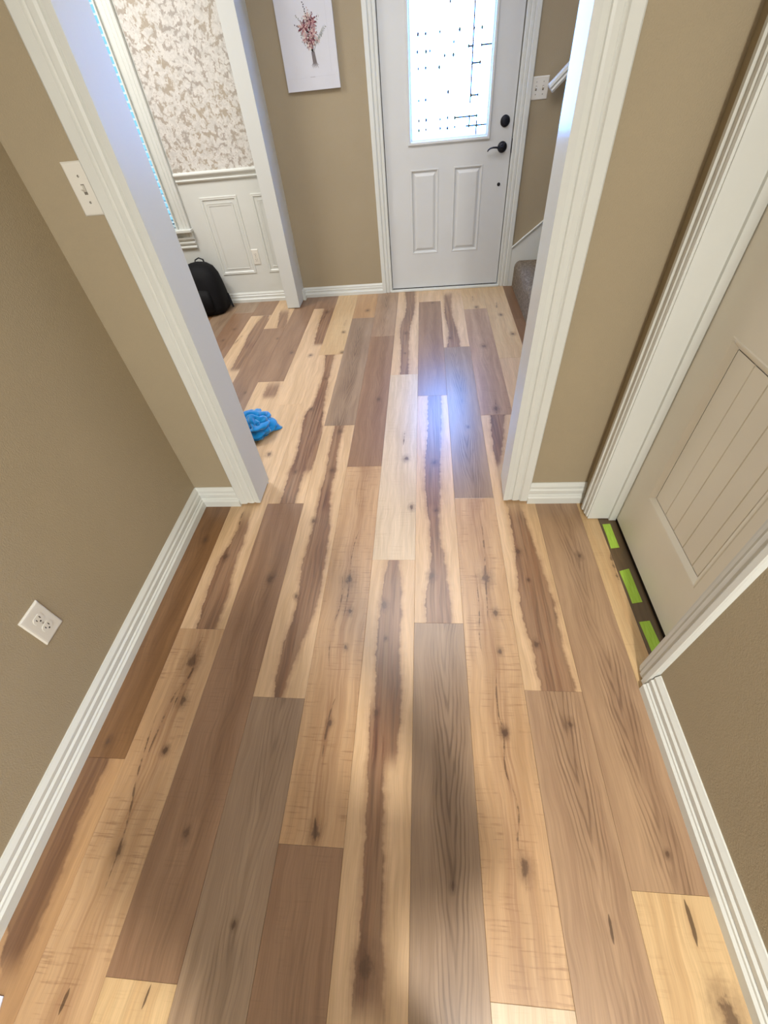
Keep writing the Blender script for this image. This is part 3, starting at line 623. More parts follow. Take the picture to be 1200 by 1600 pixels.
for (x0, x1, z0, z1) in ((-1.787, -1.480, 0.236, 0.803), (-1.365, -1.212, 0.236, 0.803)):
    V, F = picture_mould(x0, x1, z0, z1, 4.0405); obj('wall_panel', V, F, M['white'], dw)
    V, F = picture_mould(x0 + 0.045, x1 - 0.045, z0 + 0.045, z1 - 0.045, 4.0405, 0.012, 0.003); obj('wall_panel', V, F, M['white'], dw)

win = struct(empty('window_1', (-2.5, 4.04, 0.6)), 'tall dining room window with white blinds, seen as a bright sliver', 'window')


def local(o, parent):
    o.parent = parent; o.matrix_parent_inverse = Matrix.Translation(-Vector(parent.location)); return o


WC = [(0, 0), (0, 0.014), (0.004, 0.022), (0.022, 0.024), (0.028, 0.016), (0.034, 0.020), (0.052, 0.020), (0.058, 0.014), (0.062, 0.017), (0.085, 0.018), (0.085, 0)]
for nm, xo, sgn in (('window_casing', -1.935, -1), ('window_casing', -3.10, 1)):
    local(extrude(nm, WC, (xo, 4.04, 0.545), (xo, 4.04, 2.26), (sgn, 0, 0), (0, -1, 0), M['white']), win)
local(box('window_casing', (-3.10, -1.935, 4.018, 4.04, 2.2, 2.29), M['white']), win)
local(box('window_jamb', (-2.055, -2.045, 4.02, 4.19, 0.60, 2.2), M['white']), win)
local(box('window_jamb', (-3.0, -2.99, 4.02, 4.19, 0.60, 2.2), M['white']), win)
local(box('window_sill', (-3.12, -1.925, 3.990, 4.10, 0.585, 0.605), M['white'], bevel=0.004), win)
APR = [(0, 0), (0.014, 0), (0.018, 0.006), (0.018, 0.014), (0.010, 0.020), (0.010, 0.030), (0.020, 0.036), (0.022, 0.046), (0.012, 0.052), (0.012, 0.064), (0.026, 0.072), (0.028, 0.084), (0, 0.086)]
local(extrude('window_apron', APR, (-3.10, 4.04, 0.462), (-1.932, 4.04, 0.462), (0, -1, 0), (0, 0, 1), M['white']), win)
sash = local(boxes('window_sash', [(-2.99, -2.055, 4.14, 4.17, 0.605, 0.65), (-2.99, -2.055, 4.14, 4.17, 2.15, 2.2), (-2.99, -2.955, 4.14, 4.17, 0.65, 2.15), (-2.080, -2.055, 4.14, 4.17, 0.65, 2.15)], M['white']), win)
local(box('window_pane', (-2.955, -2.080, 4.153, 4.157, 0.65, 2.15), M['pane']), win)
sl0 = None
z = 0.650
while z < 2.14:
    V = []; F = []
    ang = math.radians(14)
    for (dx) in (-2.985, -2.060):
        for (u_, t_) in ((-0.025, 0.0), (-0.012, 0.0032), (0.012, 0.0032), (0.025, 0.0), (0.025, -0.0015), (0.0, 0.0018), (-0.025, -0.0015)):
            V.append((dx + 2.5225, u_ * math.cos(ang), t_ + u_ * math.sin(ang)))
    n = 7
    F = [(i, (i + 1) % n, n + (i + 1) % n, n + i) for i in range(n)] + [tuple(range(n)), tuple(range(n, 2 * n))]
    if sl0 is None:
        s = obj('blind_slat', V, F, M['blind']); sl0 = s
    else:
        s = sl0.copy(); COL.objects.link(s)
    s.location = (-2.5225, 4.10, z); local(s, win)
    z += 0.0455
local(box('blind_rail', (-2.985, -2.060, 4.078, 4.122, 0.612, 0.632), M['blind']), win)
local(box('blind_rail', (-2.985, -2.060, 4.07, 4.13, 2.15, 2.195), M['blind']), win)
pt = bpy.data.lights.new('window_portal', 'AREA'); pt.shape = 'RECTANGLE'; pt.size = 0.9; pt.size_y = 1.55; pt.cycles.is_portal = True
po = bpy.data.objects.new('window_portal', pt); COL.objects.link(po); po.location = (-2.52, 4.19, 1.4); po.rotation_euler = (math.radians(-90), 0, 0)

# ------------------------------------------------------------------ front door
door = struct(empty('door_1', (0.172, 4.08, 0)), 'white front door with a frosted leaded glass window', 'door')
DY = 4.085; DT = 0.044  # leaf face and thickness
LX0, LX1, LZ0, LZ1 = -0.284, 0.630, 0.020, 2.035
GX0, GX1, GZ0, GZ1 = -0.100, 0.462, 1.004, 1.90
leaf_boxes = []
PX = ((-0.100, 0.113), (0.225, 0.440)); PZ = (0.288, 0.852)
xs = [LX0, GX0, PX[0][1], PX[1][0], 0.440, GX1, LX1]
# solid leaf with recesses: cut as a grid of boxes, front face at DY
cells_front = [(LX0, -0.100, LZ0, LZ1), (-0.100, 0.462, LZ0, PZ[0]), (-0.100, 0.462, PZ[1], GZ0), (0.113, 0.225, PZ[0], PZ[1]), (0.440, 0.462, PZ[0], PZ[1]), (0.462, LX1, LZ0, LZ1), (-0.100, 0.462, GZ1, LZ1)]
lf = boxes('door_leaf', [(a, b, DY, DY + DT, c, d) for a, b, c, d in cells_front], M['door'])
bm = bmesh.new(); bm.from_mesh(lf.data); bmesh.ops.remove_doubles(bm, verts=bm.verts, dist=1e-4); bm.to_mesh(lf.data); bm.free()
local(lf, door)


def raised_panel(x0, x1, z0, z1, y, steps, axis='y'):
    """nested rectangular rings; steps = [(inset, depth)]; ends in a flat field"""
    V, F = [], []
    for ins, dep in steps:
        V += [(x0 + ins, y + dep, z0 + ins), (x1 - ins, y + dep, z0 + ins), (x1 - ins, y + dep, z1 - ins), (x0 + ins, y + dep, z1 - ins)]
    for k in range(len(steps) - 1):
        for i in range(4):
            j = (i + 1) % 4
            F.append((4 * k + i, 4 * k + j, 4 * k + 4 + j, 4 * k + 4 + i))
    b = 4 * (len(steps) - 1); F.append((b, b + 1, b + 2, b + 3))
    return V, F


for a, b_ in PX:
    V, F = raised_panel(a, b_, PZ[0], PZ[1], DY, [(0, 0.0), (0.003, -0.003), (0.009, -0.002), (0.015, 0.009), (0.022, 0.010), (0.040, 0.001), (0.044, 0.0005)])
    local(obj('door_panel', V, F, M['door']), door)
GF = [(0, 0.0), (0.0, -0.010), (0.006, -0.014), (0.018, -0.013), (0.024, -0.006), (0.030, -0.003), (0.034, 0.006)]
V, F = [], []
for ins, dep in GF:
    x0, x1, z0, z1 = GX0 - 0.012 + ins, GX1 + 0.012 - ins, GZ0 - 0.012 + ins, GZ1 + 0.012 - ins
    V += [(x0, DY + dep, z0), (x1, DY + dep, z0), (x1, DY + dep, z1), (x0, DY + dep, z1)]
for k in range(len(GF) - 1):
    for i in range(4):
        j = (i + 1) % 4; F.append((4 * k + i, 4 * k + j, 4 * k + 4 + j, 4 * k + 4 + i))
gf = local(obj('glass_frame', V, F, M['door']), door); gf['label'] = 'raised white frame around the glass'
gp = local(box('glass_pane', (GX0 - 0.01, GX1 + 0.01, DY + 0.008, DY + 0.014, GZ0 - 0.01, GZ1 + 0.01), M['glow']), door)
gp['label'] = 'frosted glass lit by daylight'
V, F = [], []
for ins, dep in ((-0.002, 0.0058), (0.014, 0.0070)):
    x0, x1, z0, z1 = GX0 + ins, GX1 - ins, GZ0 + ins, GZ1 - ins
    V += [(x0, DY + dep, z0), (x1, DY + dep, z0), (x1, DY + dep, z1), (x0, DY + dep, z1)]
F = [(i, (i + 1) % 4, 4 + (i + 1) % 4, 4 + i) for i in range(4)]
ge = bpy.data.materials.new('blue_flare_glow'); ge.use_nodes = True  # strip glows blue to paint the flare around the pane
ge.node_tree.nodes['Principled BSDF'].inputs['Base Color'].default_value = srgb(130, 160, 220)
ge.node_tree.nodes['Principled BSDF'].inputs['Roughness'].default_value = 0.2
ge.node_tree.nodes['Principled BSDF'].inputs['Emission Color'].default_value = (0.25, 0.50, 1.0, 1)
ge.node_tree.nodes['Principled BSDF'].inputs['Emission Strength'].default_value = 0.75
gbv = local(obj('glass_flare_strip', V, F, ge), door); gbv['label'] = 'blue flare around the glass, added as a glowing edge strip'
cy0, cy1 = DY + 0.0035, DY + 0.0078
bars = []
for x, z0, z1, t in ((0.3225, 1.19, GZ1 - 0.02, .0040), (0.3225, 1.074, 1.124, .0038), (0.3735, GZ0 + 0.012, 1.10, .0040)):
    bars.append((x - t, x + t, cy0, cy1, z0, z1))
for z, x0, x1, t in ((1.123, 0.221, 0.376, .0040), (1.073, 0.300, 0.440, .0040), (1.457, 0.377, 0.440, .0040), (1.380, 0.3225, 0.376, .0040), (1.228, 0.3225, 0.374, .0040), (1.457, 0.296, 0.3225, .0040)):
    bars.append((x0, x1, cy0, cy1, z - t, z + t))
for b_ in bars: local(box('came_bar', b_, M['came']), door)
dots = [(0.325, 1.533), (0.374, 1.532), (0.234, 1.534), (0.109, 1.534), (0.019, 1.533), (-0.03, 1.534), (0.199, 1.484), (0.295, 1.458), (0.321, 1.457), (0.377, 1.457), (-0.035, 1.457), (0.021, 1.455), (0.047, 1.456), (0.142, 1.428), (0.199, 1.427), (-0.03, 1.381), (0.018, 1.381), (0.108, 1.378), (0.326, 1.38), (0.374, 1.38), (0.17, 1.256), (-0.031, 1.227), (0.017, 1.228), (0.326, 1.228), (0.372, 1.228), (-0.031, 1.124), (0.02, 1.125), (0.119, 1.122), (0.17, 1.126), (0.221, 1.122), (0.321, 1.124), (0.372, 1.123), (-0.032, 1.073), (0.018, 1.074), (0.12, 1.074), (0.171, 1.071), (0.221, 1.074), (0.321, 1.073), (0.374, 1.072), (0.171, 1.654), (0.02, 1.70), (0.32, 1.70)]
V, F = [], []
for i, (x, z) in enumerate(dots):
    r = 0.0076 + 0.0012 * ((i * 7) % 3)
    b0 = len(V)
    for (dy) in (cy0 - 0.001, cy1):
        for k in range(6): V.append((x + r * 0.75 * math.cos(k * math.pi / 3), dy, z + r * 1.1 * math.sin(k * math.pi / 3)))
    F += [tuple(b0 + k for k in range(6)), tuple(b0 + 6 + k for k in range(6))] + [(b0 + k, b0 + (k + 1) % 6, b0 + 6 + (k + 1) % 6, b0 + 6 + k) for k in range(6)]
jd = local(obj('came_joints', V, F, M['came']), door); jd['kind'] = 'stuff'; jd['label'] = 'dark solder dots of the leaded glass'
# ironmongery
toY = Matrix.Translation((0, 0, 0)) @ Matrix.Rotation(math.radians(90), 4, 'X')


def at(x, y, z): return Matrix.Translation((x, y, z)) @ Matrix.Rotation(math.radians(90), 4, 'X')


db = local(lathe('deadbolt', [(0.033, 0), (0.033, 0.004), (0.030, 0.010), (0.022, 0.013), (0.018, 0.014), (0.0, 0.0145)], M['bronze'], at(0.572, DY, 1.081), seg=28), door)
tp = box('thumb_turn', (0.566, 0.578, DY - 0.036, DY - 0.012, 1.064, 1.098), M['bronze'], bevel=0.003); tp.parent = db; tp.matrix_parent_inverse = db.matrix_basis.inverted()
tp.matrix_parent_inverse = Matrix.Translation(-Vector(door.location)) @ Matrix.Translation(Vector(door.location))
rs = local(lathe('lever_rosette', [(0.033, 0), (0.033, 0.005), (0.029, 0.011), (0.020, 0.015), (0.012, 0.020), (0.011, 0.045), (0.0, 0.046)], M['bronze'], at(0.568, DY, 0.941), seg=28), door)
local(tube('lever_handle', [(0.568, DY - 0.044, 0.941), (0.545, DY - 0.047, 0.942), (0.520, DY - 0.048, 0.947), (0.498, DY - 0.048, 0.948), (0.478, DY - 0.047, 0.944), (0.466, DY - 0.044, 0.936), (0.462, DY - 0.040, 0.928)], [0.010, 0.0095, 0.0075, 0.0065, 0.006, 0.006, 0.005], M['bronze'], flat=0.75), door)
local(lathe('knob_hole_cover', [(0.0115, 0), (0.0115, 0.003), (0.009, 0.006), (0, 0.0065)], M['rubber'], at(0.568, DY, 0.723), seg=18), door)
for hz in (0.31, 1.045, 1.80):
    local(tube('hinge', [(-0.2935, DY - 0.006, hz - 0.052), (-0.2935, DY - 0.006, hz + 0.052)], 0.0065, M['bronze']), door)
local(box('door_sweep', (LX0 + 0.002, LX1 - 0.002, DY - 0.003, DY + DT, 0.006, 0.020), M['rubber']), door)
th = local(box('door_threshold', (-0.300, 0.645, 4.045, 4.19, 0, 0.014), M['white'], bevel=0.003), door); th['label'] = 'pale threshold under the front door'
for nm, x0, x1 in (('door_jamb', -0.300, -0.2895), ('door_jamb', 0.6355, 0.645)):
    local(box(nm, (x0, x1, 4.062, 4.19, 0.0, 2.06), M['white']), door)
local(box('door_jamb', (-0.300, 0.645, 4.062, 4.19, 2.045, 2.06), M['white']), door)
local(boxes('weather_stop', [(-0.2895, -0.272, DY + DT, DY + DT + 0.02, 0.014, 2.045), (0.618, 0.6355, DY + DT, DY + DT + 0.02, 0.014, 2.045)], M['rubber']), door)
local(box('strike_plate', (0.6335, 0.6365, 4.066, 4.084, 0.905, 0.985), M['bronze']), door)
local(box('latch_plate', (0.6295, 0.6315, DY + 0.006, DY + 0.036, 0.915, 0.97), M['bronze']), door)
struct(boxes('wall_outside_door', [(-0.4, 0.75, 4.19, 4.2, 0, 2.1)], M['sub']), 'dark backing outside the front door, hidden', 'wall')
casing('trim_11', -0.376, 1, 4.07, -1, 0.0, 2.12, 0.088, 'white fluted casing left of the front door')
casing('trim_12', 0.724, -1, 4.07, -1, 0.0, 2.12, 0.088, 'white fluted casing right of the front door')
struct(box('trim_13', (-0.376, 0.724, 4.052, 4.07, 2.045, 2.13), M['white']), 'white head casing over the front door, out of frame', 'casing')

# ------------------------------------------------------------------ closet door on the right wall
cl = struct(empty('door_2', (0.825, 0.97, 0)), 'white closet door with a recessed planked panel', 'door')
CX = 0.823


def side_panel(y0, y1, z0, z1, steps):
    V, F = [], []
    for ins, dep in steps:
        V += [(CX + dep, y0 + ins, z0 + ins), (CX + dep, y1 - ins, z0 + ins), (CX + dep, y1 - ins, z1 - ins), (CX + dep, y0 + ins, z1 - ins)]
    for k in range(len(steps) - 1):
        for i in range(4):
            j = (i + 1) % 4; F.append((4 * k + i, 4 * k + j, 4 * k + 4 + j, 4 * k + 4 + i))
    return V, F


LY0, LY1 = 0.640, 1.297
PY0, PY1, PB, PT = 0.775, 1.172, 0.262, 0.878
rows = [(LY0, PY0, 0.014, 2.04), (PY1, LY1, 0.014, 2.04), (PY0, PY1, 0.014, PB), (PY0, PY1, PT, 1.09), (PY0, PY1, 1.90, 2.04)]
lf = boxes('door_leaf', [(CX, CX + 0.035, a, b_, c, d) for a, b_, c, d in rows], M['closet'])
bm = bmesh.new(); bm.from_mesh(lf.data); bmesh.ops.remove_doubles(bm, verts=bm.verts, dist=1e-4); bm.to_mesh(lf.data); bm.free()
local(lf, cl)
for z0, z1 in ((PB, PT), (1.09, 1.90)):
    V, F = side_panel(PY0, PY1, z0, z1, [(0, 0), (0.003, -0.002), (0.008, -0.001), (0.024, 0.011), (0.026, 0.011)])
    pn = local(obj('panel_moulding', V, F, M['closet']), cl)
    eds = [PY0 + 0.026, 0.843, 0.915, 0.988, 1.061, PY1 - 0.026]
    for y0, y1 in zip(eds, eds[1:]):
        gq = 0.0022
        V = [(CX + 0.014, y0, z0 + 0.02), (CX + 0.014, y1, z0 + 0.02), (CX + 0.014, y1, z1 - 0.02), (CX + 0.014, y0, z1 - 0.02), (CX + 0.011, y0 + gq, z0 + 0.02), (CX + 0.011, y1 - gq, z0 + 0.02), (CX + 0.011, y1 - gq, z1 - 0.02), (CX + 0.011, y0 + gq, z1 - 0.02)]
        F = [(4, 5, 6, 7), (0, 4, 7, 3), (5, 1, 2, 6), (0, 1, 5, 4), (3, 7, 6, 2), (0, 3, 2, 1)]
        local(obj('panel_board', V, F, M['closet']), cl)
local(box('door_jamb', (0.706, 0.866, 1.300, 1.318, 0.004, 2.08), M['white']), cl)
local(box('door_stop', (0.792, 0.820, 1.288, 1.300, 0.004, 2.06), M['white']), cl)
local(box('door_jamb', (0.706, 0.866, 0.622, 0.636, 0.004, 2.08), M['white']), cl)
local(box('door_stop', (0.792, 0.820, 0.636, 0.648, 0.004, 2.06), M['white']), cl)
local(box('door_jamb', (0.706, 0.866, 0.636, 1.300, 2.062, 2.08), M['white']), cl)
CC = [(0, 0), (0, 0.014), (0.004, 0.018), (0.018, 0.019), (0.022, 0.014), (0.026, 0.012), (0.031, 0.015), (0.042, 0.015), (0.046, 0.010), (0.050, 0.012), (0.060, 0.010), (0.062, 0)]
struct(extrude('trim_14', CC, (0.71, 1.366, 0.012), (0.71, 1.366, 2.13), (0, -1, 0), (-1, 0, 0), M['white']), 'white fluted casing on the far side of the closet door', 'door casing')
struct(extrude('trim_15', CC, (0.71, 0.566, 0.012), (0.71, 0.566, 2.13), (0, 1, 0), (-1, 0, 0), M['white']), 'white fluted casing on the near side of the closet door', 'door casing')
struct(box('trim_16', (0.692, 0.71, 0.566, 1.366, 2.065, 2.13), M['white']), 'white head casing over the closet door, out of frame', 'casing')

# ------------------------------------------------------------------ stairs
st = empty('carpeted_staircase', (0.76, 3.55, 0)); tag(st, 'brown carpeted stairs rising to the right of the front door', 'stairs')
RUN, RISE = 0.245, 0.197
for i in range(6):
    x0 = 0.76 + i * RUN; zt = (i + 1) * RISE; zb = i * RISE if i else 0.001
    prof = [(x0, zb), (x0, zt - 0.055), (x0 - 0.012, zt - 0.045), (x0 - 0.020, zt - 0.028), (x0 - 0.012, zt - 0.010), (x0 + 0.010, zt), (x0 + RUN + 0.02, zt), (x0 + RUN + 0.02, zb)]
    if i == 0: prof = [(x0, zb), (x0, zt - 0.05), (x0 + 0.004, zt - 0.028), (x0 + 0.016, zt - 0.010), (x0 + 0.036, zt), (x0 + RUN + 0.02, zt), (x0 + RUN + 0.02, zb)]
    n = len(prof); NY = 2
    V = [(px, py, pz) for py in (3.058, 4.045) for px, pz in prof]
    F = [(k, (k + 1) % n, n + (k + 1) % n, n + k) for k in range(n)] + [tuple(range(n)), tuple(range(n, 2 * n))]
    s = obj('step', V, F, M['carpet']); local(s, st)
sk = [(0.7245, 0.0), (0.7245, 0.300), (2.9, 0.300 + 2.1755 * 0.79), (2.9, 0.0)]
V = [(x, y, z) for y in (4.046, 4.07) for x, z in sk]
struct(obj('trim_17', V, [(0, 1, 2, 3), (7, 6, 5, 4), (0, 4, 5, 1), (1, 5, 6, 2), (2, 6, 7, 3), (3, 7, 4, 0)], M['white']), 'white sloping skirt board beside the stairs', 'skirt board')
d_ = Vector((1, 0, 0.79)).normalized(); nrm = Vector((-0.79, 0, 1)).normalized()
capv = extrude('trim_18', [(0, 0), (0.003, 0.010), (0.010, 0.012), (0.013, 0.006), (0.013, 0)], Vector((0.7245, 4.046, 0.292)), Vector((2.9, 4.046, 0.292 + 2.1755 * 0.79)), nrm, (0, -1, 0), M['white'])
struct(capv, 'thin white cap moulding on the stair skirt board', 'moulding')

hr = empty('stair_handrail', (0.83, 3.98, 1.22)); tag(hr, 'white wooden handrail rising above the stairs beside the switch', 'handrail')
dh = Vector((1, 0, 0.86)).normalized(); nh = Vector((-0.86, 0, 1)).normalized()
prof = [(-0.020, -0.020), (0.020, -0.020), (0.026, -0.008), (0.022, 0.002), (0.028, 0.012), (0.024, 0.026), (0.010, 0.032), (-0.010, 0.032), (-0.024, 0.026), (-0.028, 0.012), (-0.022, 0.002), (-0.026, -0.008)]
a = Vector((0.832, 3.985, 1.222)); local(extrude('rail', [(u_, v_) for u_, v_ in prof], a, a + dh * 2.3, (0, 1, 0), nh, M['white']), hr)
bk = a + dh * 0.20
local(tube('rail_bracket', [bk + nh * -0.02, bk + Vector((0.0, 0.01, -0.055)), bk + Vector((0.0, 0.045, -0.075)), bk + Vector((0, 0.085, -0.08))], 0.009, M['bronze']), hr)
local(lathe('bracket_rosette', [(0.030, 0), (0.030, 0.005), (0.015, 0.010), (0, 0.011)], M['bronze'], Matrix.Translation(bk + Vector((0, 0.085, -0.08))) @ Matrix.Rotation(math.radians(90), 4, 'X')), hr)

# ------------------------------------------------------------------ plates


def wall_plate(name, center, right_dir, out_dir, w_, h_, label, cat, toggles=0, duplex=False, gang_dx=0.0):
    """plate built in a local frame: r = right_dir, o = out_dir, z up"""
    root = empty(name, center); tag(root, label, cat)
    r, o_, zz = Vector(right_dir), Vector(out_dir), Vector((0, 0, 1))
    R = Matrix((r, o_, zz)).transposed().to_4x4()
    root.matrix_world = Matrix.Translation(center) @ R

    def lb(nm, b, mat, par=root, bev=0.0):
        ob = box(nm, b, mat, None, bev); ob.parent = par; return ob
    # plate with sloping rim
    V, F = [], []
    st_ = [(0, 0.0), (0.0, 0.0025), (0.003, 0.0055), (0.007, 0.0062)]
    for ins, d in st_:
        V += [(-w_ / 2 + ins, d, -h_ / 2 + ins), (w_ / 2 - ins, d, -h_ / 2 + ins), (w_ / 2 - ins, d, h_ / 2 - ins), (-w_ / 2 + ins, d, h_ / 2 - ins)]
    for k in range(3):
        for i in range(4):
            j = (i + 1) % 4; F.append((4 * k + i, 4 * k + j, 4 * k + 4 + j, 4 * k + 4 + i))
    F += [(12, 13, 14, 15), (3, 2, 1, 0)]
    pl = obj('plate', V, F, M['plate'], root)
    gx = [0.0] if toggles < 2 else [-0.023, 0.023]
    for g in gx:
        if toggles:
            lb('toggle_slot', (g - 0.0050, g + 0.0050, 0.0058, 0.0066, -0.012, 0.012), M['shade'])
            V = [(g - 0.004, 0.006, -0.010), (g + 0.004, 0.006, -0.010), (g + 0.004, 0.006, 0.006), (g - 0.004, 0.006, 0.006), (g - 0.0035, 0.017, -0.002), (g + 0.0035, 0.017, -0.002), (g + 0.0035, 0.015, 0.006), (g - 0.0035, 0.015, 0.006)]
            V = [(x, y, z + 0.004) for x, y, z in V]
            obj('toggle', V, [(3, 2, 1, 0), (4, 5, 6, 7), (0, 1, 5, 4), (1, 2, 6, 5), (2, 3, 7, 6), (3, 0, 4, 7)], M['plate'], root)
            for sz in (-0.030, 0.030):
                lathe('screw', [(0.003, 0), (0.003, 0.001), (0, 0.0014)], M['steel'], Matrix.Translation((g, 0.0062, sz)) @ Matrix.Rotation(math.radians(-90), 4, 'X'), root, 10)
    if duplex:
        lathe('screw', [(0.003, 0), (0.003, 0.001), (0, 0.0014)], M['steel'], Matrix.Translation((0, 0.0062, 0)) @ Matrix.Rotation(math.radians(-90), 4, 'X'), root, 10)
        for sz in (-0.0195, 0.0195):
            prof_ = []
            for k in range(20):
                a_ = 2 * math.pi * k / 20; x = 0.0172 * math.cos(a_); z_ = max(-0.0135, min(0.0135, 0.0172 * math.sin(a_))); prof_.append((x, z_ + sz))
            V = [(x, 0.0055, z_) for x, z_ in prof_] + [(x, 0.0078, z_) for x, z_ in prof_]
            F = [tuple(range(20)), tuple(range(20, 40))] + [(k, (k + 1) % 20, 20 + (k + 1) % 20, 20 + k) for k in range(20)]
            rc = obj('receptacle', V, F, M['plate'], root)
            for x0, hw, hh in ((-0.0065, 0.0012, 0.0042), (0.0065, 0.0012, 0.0034)):
                lb('slot', (x0 - hw, x0 + hw, 0.0070, 0.0082, sz + 0.003 - hh, sz + 0.003 + hh), M['slot'], rc)
            lathe('slot', [(0.0026, 0), (0.0026, 0.0006), (0, 0.0007)], M['slot'], Matrix.Translation((0, 0.0077, sz - 0.0078)) @ Matrix.Rotation(math.radians(-90), 4, 'X'), rc, 10)
    return root


wall_plate('light_switch', (-0.948, 1.425, 1.270), (-1, 0, 0), (0, -1, 0), 0.072, 0.124, 'white single toggle switch plate left of the wide opening', 'switch', toggles=1)
wall_plate('light_switch', (0.775, 4.07, 1.230), (-1, 0, 0), (0, -1, 0), 0.115, 0.114, 'white two-gang switch plate right of the front door', 'switch', toggles=2)
wall_plate('wall_outlet', (-1.12, 0.538, 0.416), (0, -1, 0), (1, 0, 0), 0.078, 0.122, 'white duplex outlet low on the left tan wall', 'outlet', duplex=True)
wall_plate('wall_outlet', (-1.450, 4.04, 0.362), (-1, 0, 0), (0, -1, 0), 0.060, 0.118, 'small white duplex outlet on the dining room panelling', 'outlet', duplex=True)

# ------------------------------------------------------------------ picture
pic = empty('canvas_print', (-0.737, 4.07, 1.335)); tag(pic, 'white canvas print of a dried flower bouquet left of the front door', 'picture')
local(box('canvas', (-0.9185, -0.556, 4.045, 4.069, 1.335, 1.86), M['canvas'], bevel=0.0015), pic)
ink = {k: simple('ink_' + k, srgb(*v), 0.85, 0.02) for k, v in dict(rose=(170, 128, 132), blush=(196, 168, 164), burgundy=(110, 56, 70), stem=(128, 122, 122), leaf=(158, 162, 158), dark=(92, 84, 92), cream=(214, 206, 198), line=(180, 182, 190)).items()}
ik = list(ink.keys())
PVt, PFt, PMt = [], [], []
rp = random.Random(11)


def dab(x, z, r, asp, ang, col, lay=0):
    b0 = len(PVt); n = 8
    for k in range(n):
        t = 2 * math.pi * k / n; dx, dz = r * math.cos(t), r * asp * math.sin(t)
        x_ = -0.720 + (x + 0.720) * 1.12
        PVt.append((x_ + dx * math.cos(ang) - dz * math.sin(ang), 4.0448 - 0.00006 * lay, z + PZO + dx * math.sin(ang) + dz * math.cos(ang)))
    PFt.append(tuple(range(b0, b0 + n))); PMt.append(ik.index(col))


def stroke(pts, w0, w1, col, lay=0):
    if pts[0][0] > -0.73 and pts[0][1] > 1.5: pts = [(x, z + PZO) for x, z in pts]
    for i in range(len(pts) - 1):
        (xa, za), (xb, zb) = pts[i], pts[i + 1]; dx, dz = xb - xa, zb - za; L_ = math.hypot(dx, dz) or 1; nx, nz = -dz / L_, dx / L_
        wa = w0 + (w1 - w0) * i / (len(pts) - 1); wb = w0 + (w1 - w0) * (i + 1) / (len(pts) - 1); y = 4.0448 - 0.00006 * lay; b0 = len(PVt)
        PVt.extend([(xa - nx * wa, y, za - nz * wa), (xb - nx * wb, y, zb - nz * wb), (xb + nx * wb, y, zb + nz * wb), (xa + nx * wa, y, za + nz * wa)])
        PFt.append((b0, b0 + 1, b0 + 2, b0 + 3)); PMt.append(ik.index(col))


BX, BZ = -0.712, 1.565
PZO = -0.053  # tie point of the bouquet
for k in range(13):
    a_ = -0.055 + 0.0092 * k
    stroke([(BX + (k - 6) * 0.0016, BZ), (BX - 0.002 + a_ * 0.22 + 0.006, BZ - 0.05), (BX + 0.004 + a_ * 0.42, BZ - 0.062 - 0.006 * (k % 3))], 0.0013, 0.0009, ('stem', 'dark', 'stem')[k % 3], k % 3)
for k in range(26):
    a_ = rp.uniform(-0.75, 0.75); L_ = rp.uniform(0.09, 0.20) * (1 - 0.35 * abs(a_))
    x1, z1 = BX + L_ * math.sin(a_), BZ + L_ * math.cos(a_)
    stroke([(BX, BZ - 0.01), (BX + (x1 - BX) * 0.5, BZ + (z1 - BZ) * 0.55), (x1, z1)], 0.0010, 0.0006, 'leaf', 0)
    for q in range(7):
        t = 0.45 + 0.08 * q; px, pz = BX + (x1 - BX) * t, BZ + (z1 - BZ) * t
        dab(px + rp.uniform(-.006, .006), pz, 0.0055, 0.35, a_ + rp.uniform(0.3, 2.6), 'leaf', 1)


def bloom(x, z, R_, petals, cols, lay):
    for ring in range(3):
        for k in range(petals - ring):
            a_ = 2 * math.pi * (k + 0.4 * ring) / (petals - ring) + rp.uniform(-.1, .1); rr = R_ * (1 - 0.28 * ring)
            dab(x + rr * 0.55 * math.cos(a_), z + rr * 0.55 * math.sin(a_), rr * 0.42, 0.34, a_, cols[(ring + k) % len(cols)], lay + ring)
    dab(x, z, R_ * 0.16, 1, 0, 'burgundy', lay + 4)


for (x, z, R_, cs) in ((-0.748, 1.672, 0.038, ['rose', 'blush', 'burgundy']), (-0.702, 1.690, 0.036, ['burgundy', 'rose', 'rose']), (-0.706, 1.645, 0.034, ['blush', 'rose', 'blush']), (-0.715, 1.612, 0.034, ['rose', 'burgundy', 'blush']), (-0.742, 1.625, 0.026, ['blush', 'cream', 'rose']), (-0.722, 1.712, 0.026, ['blush', 'cream']), (-0.680, 1.612, 0.020, ['blush', 'leaf']), (-0.727, 1.590, 0.022, ['blush', 'cream', 'rose'])):
    bloom(x, z, R_, 9, cs, 3)
for k in range(70):
    a_ = rp.uniform(0, 6.28); rr = rp.random() ** 0.6
    dab(-0.722 + 0.052 * rr * math.cos(a_), 1.655 + 0.060 * rr * math.sin(a_), 0.0042, 0.5, rp.uniform(0, 3), rp.choice(['burgundy', 'rose', 'blush', 'dark', 'burgundy']), 9)
